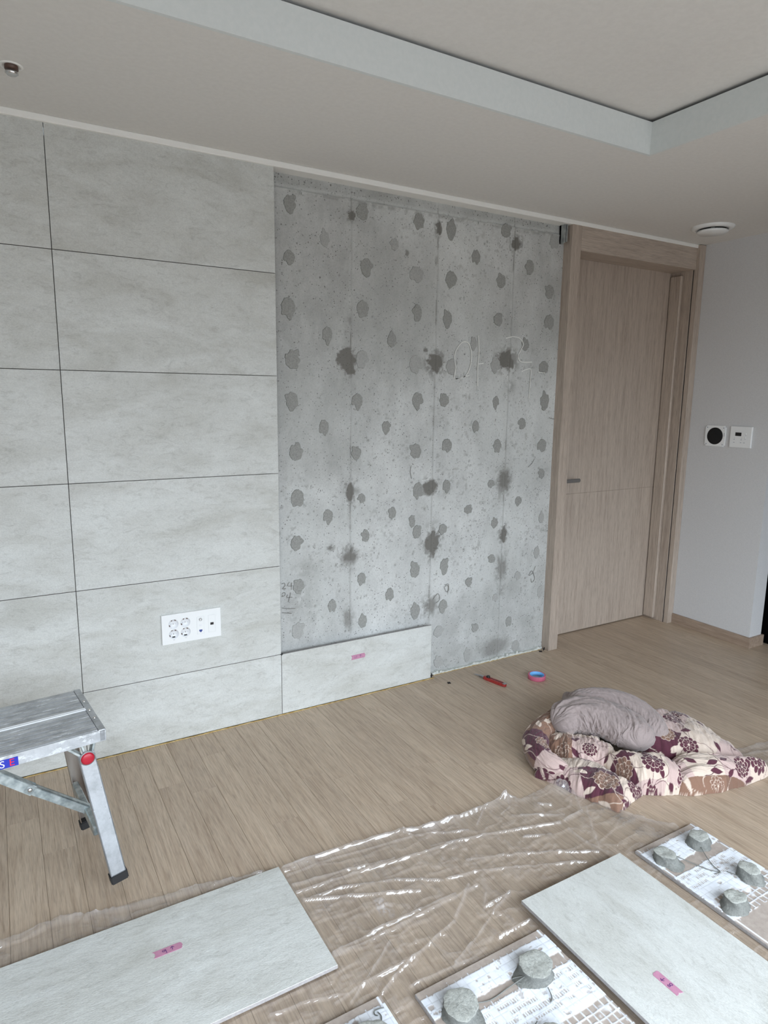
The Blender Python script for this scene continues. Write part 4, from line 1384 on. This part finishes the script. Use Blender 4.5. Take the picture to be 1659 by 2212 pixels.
def floral(u, v):
    """patchwork print: squares in five colours with flowers, leaves and stems"""
    c = 0.135
    iu, iv = np.floor(u / c), np.floor(v / c)
    h = _hash(iu, iv, 5)
    col = np.empty(u.shape + (3,))
    pal = [CREAM, BROWN, PINK, CREAM * 0.97, TAN, PLUM, PINK]
    idx = np.minimum((h * len(pal)).astype(int), len(pal) - 1)
    for k, p_ in enumerate(pal):
        col[idx == k] = p_
    dark_bg = (idx == 1) | (idx == 5) | (idx == 4)

    def paint(mask, cc):
        m = np.clip(mask, 0, 1)[..., None]
        col[:] = col * (1 - m) + cc * m
    AA = 0.0009
    stepf = lambda d: smooth(AA, -AA, d)
    # stems
    for k in range(3):
        a_ = (0.5, 1.9, 2.7)[k]
        p = u * math.cos(a_) + v * math.sin(a_)
        q = -u * math.sin(a_) + v * math.cos(a_)
        w = (q + 0.018 * np.sin(p * 26 + k) + 0.012 * np.sin(p * 61)) / 0.19
        d = np.abs(w - np.round(w)) * 0.19 - 0.0012
        m = stepf(d)
        paint(m * dark_bg, CREAM)
        paint(m * (~dark_bg), PLUM)
    # leaves
    cl = 0.062
    for ou in (-1, 0, 1):
        for ov in (-1, 0, 1):
            ju, jv = np.floor(u / cl) + ou, np.floor(v / cl) + ov
            keep = _hash(ju, jv, 31) < 0.62
            cu_ = (ju + 0.2 + 0.6 * _hash(ju, jv, 32)) * cl
            cv_ = (jv + 0.2 + 0.6 * _hash(ju, jv, 33)) * cl
            an = 6.283 * _hash(ju, jv, 34)
            du, dv = u - cu_, v - cv_
            a_ = du * np.cos(an) + dv * np.sin(an)
            b_ = -du * np.sin(an) + dv * np.cos(an)
            L = 0.019 + 0.008 * _hash(ju, jv, 35)
            d = np.abs(b_) - 0.0105 * (1 - np.clip(np.abs(a_ / L), 0, 1) ** 1.7) * (1 - 0.25 * a_ / L)
            d = np.where(np.abs(a_) < L, d, 0.01)
            vein = stepf(np.abs(b_) - 0.0006)
            db = _hash(np.floor(cu_ / c), np.floor(cv_ / c), 5)
            dk = (np.minimum((db * 7).astype(int), 6) == 1) | (np.minimum((db * 7).astype(int), 6) == 5) | (np.minimum((db * 7).astype(int), 6) == 4)
            m = stepf(d) * keep
            paint(m * dk, CREAM)
            paint(m * (~dk), PLUM)
    # flowers
    for ou in (-1, 0, 1):
        for ov in (-1, 0, 1):
            ju, jv = iu + ou, iv + ov
            keep = _hash(ju, jv, 51) < 0.66
            cu_ = (ju + 0.25 + 0.5 * _hash(ju, jv, 52)) * c
            cv_ = (jv + 0.25 + 0.5 * _hash(ju, jv, 53)) * c
            R_ = 0.030 + 0.016 * _hash(ju, jv, 54)
            du, dv = u - cu_, v - cv_
            r, t = np.hypot(du, dv), np.arctan2(dv, du)
            kk = _hash(ju, jv, 5)
            ki = np.minimum((kk * 7).astype(int), 6)
            dk = (ki == 1) | (ki == 5) | (ki == 4)
            for scale, n in ((1.0, 11), (0.62, 9)):
                lobe = np.abs(np.cos(n * t / 2 + 6 * kk + scale))
                Rp = R_ * scale * (0.72 + 0.28 * np.sqrt(lobe))
                ins = stepf(r - Rp) * keep
                outl = (stepf(np.abs(r - Rp) - 0.0011) + stepf(lobe * r * 0.5 - 0.0011) * (r < Rp) * (r > 0.3 * R_ * scale)) * keep
                paint(ins * dk, np.array(srgb(124, 95, 81)[:3]))
                paint(ins * (~dk), PLUM)
                paint(np.clip(outl, 0, 1), CREAM)
            paint(stepf(r - 0.12 * R_) * keep, CREAM)
    # quilting seams between squares
    ed = np.minimum(np.abs(u / c - np.round(u / c)), np.abs(v / c - np.round(v / c))) * c
    col *= (1 - 0.12 * smooth(0.0012, 0.0004, ed))[..., None]
    return col


DUV = empty('duvet', (1.85, -1.0, 0))
tag(DUV, 'crumpled duvet with plum, brown and cream floral patchwork and grey lining', 'duvet')
DO = np.array([1.85, -1.0, 0.0])


def lobe(name, poly, h, mat, seed, off, rot=0.0, z0=0.0, N=380, M=110, pw=4.0, wr=0.007, tilt=(0, 0), dirw=None):
    """puffy fold of cloth over the outline poly"""
    P = catmull(poly, 14, True)
    P = resample(P, N, True)
    c = P.mean(0)
    t = np.linspace(0, 1, M) ** 0.85
    T, K = np.meshgrid(t, np.arange(N), indexing='ij')
    XY = c + T[..., None] * (P[None] - c)
    prof = (1 - T ** pw) ** 0.5
    hh = h * (1 + tilt[0] * (XY[..., 0] - c[0]) + tilt[1] * (XY[..., 1] - c[1]))
    Zz = z0 + np.maximum(hh, 0.02) * prof
    # arc length from the middle gives the cloth coordinates
    dr = np.linalg.norm(np.diff(XY, axis=0), axis=2)
    dz = np.diff(Zz, axis=0)
    s = np.vstack([np.zeros((1, N)), np.cumsum(np.hypot(dr, dz), 0)])
    an = np.arctan2(P[:, 1] - c[1], P[:, 0] - c[0])[None, :]
    u0, v0 = s * np.cos(an), s * np.sin(an)
    u = u0 * math.cos(rot) - v0 * math.sin(rot) + off[0]
    v = u0 * math.sin(rot) + v0 * math.cos(rot) + off[1]
    a_ = dirw if dirw is not None else 0.6
    p = (XY[..., 0] * math.cos(a_) + XY[..., 1] * math.sin(a_))
    q = (-XY[..., 0] * math.sin(a_) + XY[..., 1] * math.cos(a_))
    f1 = fbm(p * 5, q * 20, seed)
    f2 = fbm(p * 14 + 3 * f1, q * 34, seed + 4)
    f3 = fbm(XY[..., 0] * 10, XY[..., 1] * 10, seed + 8)
    W = wr * (2.2 * (f1 - 0.5) + 1.0 * (1 - np.abs(2 * f2 - 1)) - 0.5) + 0.016 * (f3 - 0.5)
    fade = smooth(1.0, 0.86, T)
    Zz = np.maximum(Zz + W * fade, 0.001)
    out = W * smooth(0.55, 0.9, T) * 0.9
    XY = XY + (np.stack([np.cos(an), np.sin(an)], -1) * out[..., None])
    V = np.stack([XY[..., 0] - DO[0], XY[..., 1] - DO[1], Zz], -1).reshape(-1, 3)
    i = np.arange(M - 1)[:, None] * N + np.arange(N)[None, :]
    j = np.arange(M - 1)[:, None] * N + (np.arange(N)[None, :] + 1) % N
    F = np.stack([i, i + N, j + N, j], -1).reshape(-1, 4)
    cols = None
    if mat == 'floral_cloth':
        rgb = floral(u, v).reshape(-1, 3)
        cols = {'print': np.hstack([rgb, np.ones((len(rgb), 1))])}
    return fast_mesh(name, V, F, MAT[mat], DUV, True, colors=cols)


def fold_tube(name, path, rw, rh, mat, seed, off, N=300, M=170, wr=0.006):
    """rolled fold of cloth along a path"""
    P = resample(catmull(path, 12), N)
    d = np.gradient(P, axis=0)
    d /= np.linalg.norm(d, axis=1)[:, None]
    side = np.stack([-d[:, 1], d[:, 0], 0 * d[:, 0]], 1)
    side /= np.linalg.norm(side, axis=1)[:, None]
    up = np.cross(d, side)
    up[up[:, 2] < 0] *= -1
    s = np.linspace(0, 1, N)
    cap = np.minimum(1, np.sqrt(np.clip(1 - np.clip((0.14 - s) / 0.14, 0, 1) ** 2, 0, 1))) * np.sqrt(np.clip(1 - np.clip((s - 0.86) / 0.14, 0, 1) ** 2, 0, 1))
    cap = np.maximum(cap, 0.02)
    rw_ = np.interp(s, np.linspace(0, 1, len(rw)), rw) * cap
    rh_ = np.interp(s, np.linspace(0, 1, len(rh)), rh) * cap
    an = np.linspace(0, 2 * math.pi, M, endpoint=False)
    S, A = np.meshgrid(s, an, indexing='ij')
    L = np.linalg.norm(np.diff(P, axis=0), axis=1).sum()
    uu, vv = S * L, A * np.mean(rw)
    f1 = fbm(uu * 9 + 2 * np.cos(A), np.sin(A / 2) * 6 + uu * 4, seed)
    f2 = fbm(uu * 26 + np.cos(A) * 2, np.sin(A) * 2 + 3 * f1 + uu * 8, seed + 5)
    W = wr * (2.4 * (f1 - 0.5) + (1 - np.abs(2 * f2 - 1)) - 0.5)
    W *= cap[:, None]
    V = P[:, None, :] + side[:, None, :] * (np.cos(A) * (rw_[:, None] + W))[..., None] + up[:, None, :] * (np.sin(A) * (rh_[:, None] + W))[..., None]
    V[..., 2] = np.maximum(V[..., 2], 0.002)
    cols = None
    if mat == 'floral_cloth':
        rgb = floral(uu + off[0], vv + off[1]).reshape(-1, 3)
        cols = {'print': np.hstack([rgb, np.ones((len(rgb), 1))])}
    V = V.reshape(-1, 3) - DO
    i = np.arange(N - 1)[:, None] * M + np.arange(M)[None, :]
    j = np.arange(N - 1)[:, None] * M + (np.arange(M)[None, :] + 1) % M
    F = np.stack([i, j, j + M, i + M], -1).reshape(-1, 4)
    return fast_mesh(name, V, F, MAT[mat], DUV, True, colors=cols)


lobe('quilt_fold', [(1.451, -0.914), (1.553, -0.895), (1.627, -0.93), (1.690, -1.02), (1.690, -1.10), (1.690, -1.17), (1.695, -1.20), (1.700, -1.205), (1.615, -1.219), (1.549, -1.229), (1.525, -1.168), (1.499, -1.088), (1.485, -1.028), (1.470, -0.973)],
     0.060, 'floral_cloth', 3, (0.31, 0.12), 0.6, dirw=0.5, wr=0.008)
lobe('quilt_fold', [(1.690, -1.02), (1.729, -1.053), (1.788, -1.083), (1.865, -1.129), (1.889, -1.182), (1.882, -1.235), (1.828, -1.267), (1.718, -1.205), (1.700, -1.181), (1.692, -1.134), (1.683, -1.08)],
     0.115, 'floral_cloth', 13, (1.52, 0.47), 2.1, dirw=1.2, wr=0.009, pw=3.0)
lobe('quilt_fold', [(1.848, -1.186), (1.929, -1.146), (2.021, -1.178), (2.136, -1.262), (2.217, -1.305), (2.252, -1.335), (2.22, -1.352), (2.134, -1.352), (2.01, -1.341), (1.898, -1.307), (1.828, -1.270), (1.835, -1.225)],
     0.088, 'floral_cloth', 23, (2.43, 1.15), 0.4, dirw=-0.5, wr=0.009, pw=3.0, tilt=(-1.0, 0.5))
lobe('quilt_fold', [(1.947, -0.934), (2.128, -0.888), (2.207, -0.908), (2.264, -0.981), (2.272, -1.08), (2.262, -1.165), (2.258, -1.223), (2.212, -1.276), (2.061, -1.214), (1.942, -1.159), (1.883, -1.065)],
     0.115, 'floral_cloth', 33, (3.37, 0.75), 1.1, dirw=0.9, wr=0.009, tilt=(-0.8, 1.3))
lobe('quilt_fold', [(1.957, -0.582), (1.991, -0.597), (2.061, -0.649), (2.108, -0.712), (2.054, -0.824), (1.877, -0.805), (1.853, -0.696)],
     0.120, 'floral_cloth', 43, (0.93, 2.2), 0.2, dirw=0.2, wr=0.008, N=260, M=90)
lobe('quilt_fold', [(1.62, -0.804), (1.761, -0.868), (1.80, -0.975), (1.790, -1.034), (1.728, -1.056), (1.654, -1.021), (1.596, -0.948), (1.582, -0.872)],
     0.088, 'floral_cloth', 53, (4.23, 1.33), 0.8, dirw=0.8, wr=0.014, N=300, M=100)
fold_tube('quilt_roll', [(1.853, -0.724, 0.075), (1.729, -0.754, 0.07), (1.647, -0.76, 0.06), (1.580, -0.786, 0.055), (1.525, -0.845, 0.05), (1.500, -0.904, 0.045), (1.515, -0.963, 0.04), (1.555, -1.000, 0.03)],
          [0.05, 0.055, 0.052, 0.05, 0.045, 0.04], [0.07, 0.068, 0.055, 0.05, 0.045, 0.035], 'floral_cloth', 63, (5.1, 0.4))
tag(lobe('lining_corner', [(1.981, -0.527), (2.025, -0.545), (1.93, -0.66), (1.863, -0.656)], 0.075, 'grey_lining', 73, (0, 0), N=120, M=40, wr=0.005), 'grey lining corner')
tag(fold_tube('lining_fold', [(1.77, -0.765, 0.120), (1.870, -0.790, 0.132), (1.940, -0.855, 0.138), (1.978, -0.940, 0.126), (1.975, -1.020, 0.100), (1.945, -1.070, 0.070)],
              [0.06, 0.065, 0.065, 0.06, 0.055], [0.07, 0.07, 0.07, 0.065, 0.06], 'grey_lining', 83, (0, 0), wr=0.008), 'grey lining turned outward')
tag(fold_tube('lining_fold', [(1.650, -0.805, 0.100), (1.735, -0.825, 0.130), (1.805, -0.880, 0.138), (1.842, -0.955, 0.128), (1.858, -1.025, 0.112), (1.838, -1.080, 0.090)],
              [0.052, 0.066, 0.074, 0.078, 0.070], [0.05, 0.066, 0.072, 0.070, 0.056], 'grey_lining', 93, (0, 0), wr=0.012), 'grey lining turned outward')

# ------------------------------------------------------------------ folding aluminium work platform
ST = tag(empty('step_platform', (-0.027, -0.591, 0.0), 0.11), 'paint-spattered folding aluminium step stool by the tiled wall', 'step stool')
SH, SW, SL = 0.490, 0.155, 0.95
AL, ALP = MAT['aluminium'], MAT['aluminium_painted']
for sgn in (-1, 1):
    y0, y1 = (0.006, SW - 0.004) if sgn > 0 else (-SW + 0.004, -0.006)
    bm = bmesh.new()
    bm_box(bm, (-SL + 0.02, y0, SH - 0.022), (-0.018, y1, SH - 0.004))
    n = 6
    for k in range(n):                      # tread ribs
        ya = y0 + (y1 - y0) * (k + 0.10) / n
        yb = y0 + (y1 - y0) * (k + 0.90) / n
        bm_box(bm, (-SL + 0.02, ya, SH - 0.004), (-0.020, yb, SH))
    tag(bm_obj('tread_board', bm, ALP, ST), 'ribbed aluminium tread')
for ye in (-0.0045, 0.0045):
    box('centre_lip_highlight', (-SL + 0.02, ye - 0.0015, SH - 0.022), (-0.018, ye + 0.0015, SH + 0.0025), MAT['sticker_highlight_white'], ST)  # near-white colour paints the bright highlight onto the metal lip
for (a_, b_) in (((-0.019, -SW, SH - 0.034), (0.0, SW, SH + 0.0015)), ((-SL, -SW, SH - 0.034), (-SL + 0.019, SW, SH + 0.0015))):
    box('end_cap', a_, b_, AL, ST, 0.003, 2)
for yy in (-0.07, -0.012, 0.055):
    bm = bmesh.new()
    lathe_bm(bm, [(0.0055, 0), (0.005, 0.002), (0.003, 0.003), (0, 0.0032)], 14, (-0.010, yy, SH + 0.0012))
    bm_obj('rivet', bm, MAT['chrome'], ST)
for sgn in (-1, 1):
    ya, yb = (sgn * SW, sgn * (SW - 0.005))
    ap = box('apron', (-SL, min(ya, yb), SH - 0.034), (0, max(ya, yb), SH - 0.001), ALP, ST, 0.001)
    if sgn < 0:
        bm = bmesh.new()
        bm_box(bm, (-0.52, -SW - 0.0012, SH - 0.033), (-0.217, -SW - 0.0002, SH - 0.009), mi=0)
        Ms = Matrix.Translation((-0.2385, -SW - 0.0018, SH - 0.0295)) @ Matrix.Rotation(math.pi / 2, 4, 'X')
        text_bm(bm, 'E', 0.027, Ms, 2)
        Ms = Matrix.Translation((-0.2600, -SW - 0.0018, SH - 0.0295)) @ Matrix.Rotation(math.pi / 2, 4, 'X')
        text_bm(bm, 'S', 0.027, Ms, 1)
        tag(bm_obj('sticker', bm, [MAT['sticker_blue'], MAT['sticker_highlight_white'], MAT['sticker_red']], ap), 'blue sticker with white and red letters')


def stool_leg(ys, end):
    """one leg: channel, rubber foot, red pivot button, hinge straps; end=+1 right end, -1 left end"""
    fx = (lambda x: x) if end > 0 else (lambda x: -SL - x)
    top, bot = Vector((fx(-0.054), ys * 0.141, 0.432)), Vector((fx(0.008 if ys < 0 else -0.006), ys * (0.166 if ys < 0 else 0.142), 0.026))
    M, L = bar_matrix(top, bot, (0, 1, 0))
    bm = bmesh.new()
    w, dpt, t = 0.021, 0.013, 0.0025
    # channel: outer web toward +-y, flanges on both sides
    s = ys
    bm_box(bm, (0, -w, s * dpt - (t if s > 0 else 0)), (L, w, s * dpt + (0 if s > 0 else t)), M)
    for q in (-1, 1):
        a0, a1 = (q * w, q * (w - t))
        bm_box(bm, (0, min(a0, a1), -dpt), (L, max(a0, a1), dpt), M)
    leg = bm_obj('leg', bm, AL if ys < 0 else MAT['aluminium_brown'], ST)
    bm = bmesh.new()
    bm_box(bm, (L - 0.026, -w - 0.003, -dpt - 0.003), (L + 0.002, w + 0.003, dpt + 0.003), M)
    bmesh.ops.bevel(bm, geom=bm.edges[:], offset=0.003, segments=2, affect='EDGES')
    for v_ in bm.verts:
        v_.co.z = max(v_.co.z, 0.001)
    low = min(v_.co.z for v_ in bm.verts)
    for v_ in bm.verts:
        if v_.co.z < 0.020:
            v_.co.z = 0.0012 + (v_.co.z - low) * 0.25
    bm_obj('rubber_foot', bm, MAT['black_rubber'], leg)
    pc = top.lerp(bot, 0.030)
    Mb = Matrix.Translation((pc.x, pc.y + ys * 0.0125, pc.z)) @ Matrix.Rotation(-ys * math.pi / 2, 4, 'X')
    bm = bmesh.new()
    lathe_bm(bm, [(0.0205, 0), (0.0205, 0.004), (0.018, 0.006)], 28, M=Mb)
    bm_obj('button_ring', bm, AL, leg)
    bm = bmesh.new()
    lathe_bm(bm, [(0.0175, 0.003), (0.0175, 0.0065), (0.013, 0.0095), (0, 0.0105)], 28, M=Mb)
    bm_obj('red_button', bm, MAT['red_plastic'], leg)
    for dx0, dx1 in ((-0.048, -0.014), (0.024, 0.013), (-0.010, -0.003)):
        p0 = Vector((top.x + (dx0 if end > 0 else -dx0), ys * 0.138, SH - 0.030))
        p1 = Vector((pc.x + (dx1 if end > 0 else -dx1), ys * 0.141, pc.z + 0.006))
        Mk, Lk = bar_matrix(p0, p1, (0, 1, 0))
        box('hinge_strap', (0, -0.0035, -0.012), (Lk, 0.0035, 0.012), MAT['zinc'], leg, 0.001, M=Mk)


for end in (1, -1):
    for ys in (-1, 1):
        stool_leg(ys, end)
    fx = (lambda x: x) if end > 0 else (lambda x: -SL - x)
    cb = box('cross_bar', (min(fx(-0.046), fx(-0.028)), -0.136, 0.165), (max(fx(-0.046), fx(-0.028)), 0.136, 0.195), MAT['zinc'], ST, 0.003)
    # two-piece folding stay from the cross bar up to the platform
    p0, p1, p2 = Vector((fx(-0.040), -0.018, 0.188)), Vector((fx(-0.182), -0.018, 0.306)), Vector((fx(-0.345), -0.018, 0.452))
    for (pa, pb, wd, nm) in ((p0, p1, 0.012, 'folding_stay'), (p1, p2, 0.0145, 'folding_stay')):
        Mk, Lk = bar_matrix(pa, pb, (0, 0, 1))
        bm = bmesh.new()
        bm_box(bm, (-0.012, -0.011, -wd), (Lk + 0.014, -0.008, wd), Mk)
        bm_box(bm, (-0.012, 0.008, -wd), (Lk + 0.014, 0.011, wd), Mk)
        bm_box(bm, (0.0, -0.011, wd - 0.003), (Lk, 0.011, wd), Mk)
        bm_box(bm, (0.015, -0.0135, -0.0035), (Lk - 0.015, -0.011, 0.0035), Mk)
        st_ = bm_obj(nm, bm, MAT['zinc'], ST)
        if pa is p0:
            for pp in (p0, p1):
                Mr = Matrix.Translation((pp.x, pp.y - 0.0105, pp.z)) @ Matrix.Rotation(math.pi / 2, 4, 'X')
                bm = bmesh.new()
                lathe_bm(bm, [(0.0062, 0), (0.0062, 0.003), (0.004, 0.0045), (0, 0.0048)], 16, M=Mr)
                bm_obj('rivet', bm, MAT['chrome'], st_)

# ------------------------------------------------------------------ small things on the floor
tp = tag(empty('tape_roll', (2.078, -0.258, 0)), 'small roll of pink masking tape with blue core lying flat on the floor', 'tape')
bm = bmesh.new()
lathe_bm(bm, [(0.0365, 0.0005), (0.0435, 0.0005), (0.0440, 0.001), (0.0440, 0.0215), (0.0435, 0.022), (0.0365, 0.022)], 56, close=True)
bm_obj('tape_winding', bm, MAT['tape_roll_pink'], tp)
bm = bmesh.new()
lathe_bm(bm, [(0.0345, 0.0005), (0.0366, 0.0005), (0.0366, 0.0225), (0.0345, 0.0225)], 56, close=True)
bm_obj('core', bm, MAT['tape_core_blue'], tp)

ka = math.atan2(-0.262 + 0.071, 1.872 - 1.822)
kn = tag(empty('utility_knife', (1.822, -0.071, 0), ka), 'red snap-off utility knife with blade extended, on the floor near the concrete wall', 'utility knife')
bm = bmesh.new()
prof = [(0.062, -0.0075), (0.075, -0.0095), (0.150, -0.0115), (0.186, -0.0115), (0.197, -0.006), (0.197, 0.006), (0.188, 0.0105), (0.150, 0.0105), (0.075, 0.0095), (0.062, 0.0075)]
lo = [bm.verts.new((x, y, 0.001)) for x, y in prof]
hi = [bm.verts.new((x, y, 0.016)) for x, y in prof]
bm.faces.new(lo[::-1])
bm.faces.new(hi)
for k in range(len(prof)):
    k2 = (k + 1) % len(prof)
    bm.faces.new((lo[k], lo[k2], hi[k2], hi[k]))
bmesh.ops.bevel(bm, geom=bm.edges[:], offset=0.002, segments=2, affect='EDGES')
bm_obj('handle', bm, MAT['knife_red'], kn)
box('slider_groove', (0.078, -0.0022, 0.0155), (0.186, 0.0022, 0.0166), MAT['dark_hole'], kn)
box('blade_holder', (0.034, -0.0070, 0.004), (0.066, 0.0070, 0.0135), MAT['blade_steel'], kn, 0.0015)
bm = bmesh.new()
pts = [(0.0, -0.0060), (0.038, -0.0060), (0.038, 0.0060), (0.014, 0.0060)]
lo = [bm.verts.new((x, y, 0.0085)) for x, y in pts]
hi = [bm.verts.new((x, y, 0.0092)) for x, y in pts]
bm.faces.new(lo[::-1])
bm.faces.new(hi)
for k in range(4):
    bm.faces.new((lo[k], lo[(k + 1) % 4], hi[(k + 1) % 4], hi[k]))
bm_obj('blade', bm, MAT['blade_steel'], kn)
bm = bmesh.new()
lathe_bm(bm, [(0.0095, 0.016), (0.0100, 0.018), (0.0095, 0.0235), (0.006, 0.0245), (0, 0.0245)], 18, (0.088, 0.001, 0))
bm_obj('lock_wheel', bm, MAT['black_plastic'], kn)
box('end_clip', (0.180, -0.0105, 0.0145), (0.1965, 0.0095, 0.0172), MAT['galvanised'], kn, 0.001)


def spacer(loc, rot, label, sz=0.009):
    bm = bmesh.new()
    bm_box(bm, (-sz, -0.0016, 0.0), (sz, 0.0016, 0.0045))
    bm_box(bm, (-0.0016, -sz, 0.0), (0.0016, sz, 0.0045))
    bm_box(bm, (-0.0024, -0.0024, 0.0), (0.0024, 0.0024, 0.0052))
    o = bm_obj('tile_spacer', bm, MAT['black_plastic'])
    o.location = loc
    o.rotation_euler = rot
    return tag(o, label, 'tile spacer', 'black cross-shaped tile spacers')


spacer((1.650, -0.090, 0.0003), (0, 0, 0.6), 'black cross spacer lying alone on the floor left of the knife')
spacer((1.6115, 0.012, 0.0115), (math.pi / 2, 0, 0), 'black cross spacer standing at the right end of the taped lowest tile', 0.0105)
spacer((2.378, 0.008, 0.010), (math.pi / 2, 0.5, 0.2), 'black cross spacer in the wall corner at the door frame')
spacer((2.350, 0.002, 0.0003), (0, 0, 0.35), 'black cross spacer flat on the floor edge just left of the door frame', 0.010)
spacer((0.8005, 0.0025, 0.2855), (math.pi / 2, 0, 0), 'black cross spacer in the joint at the top left corner of the taped tile', 0.0065)
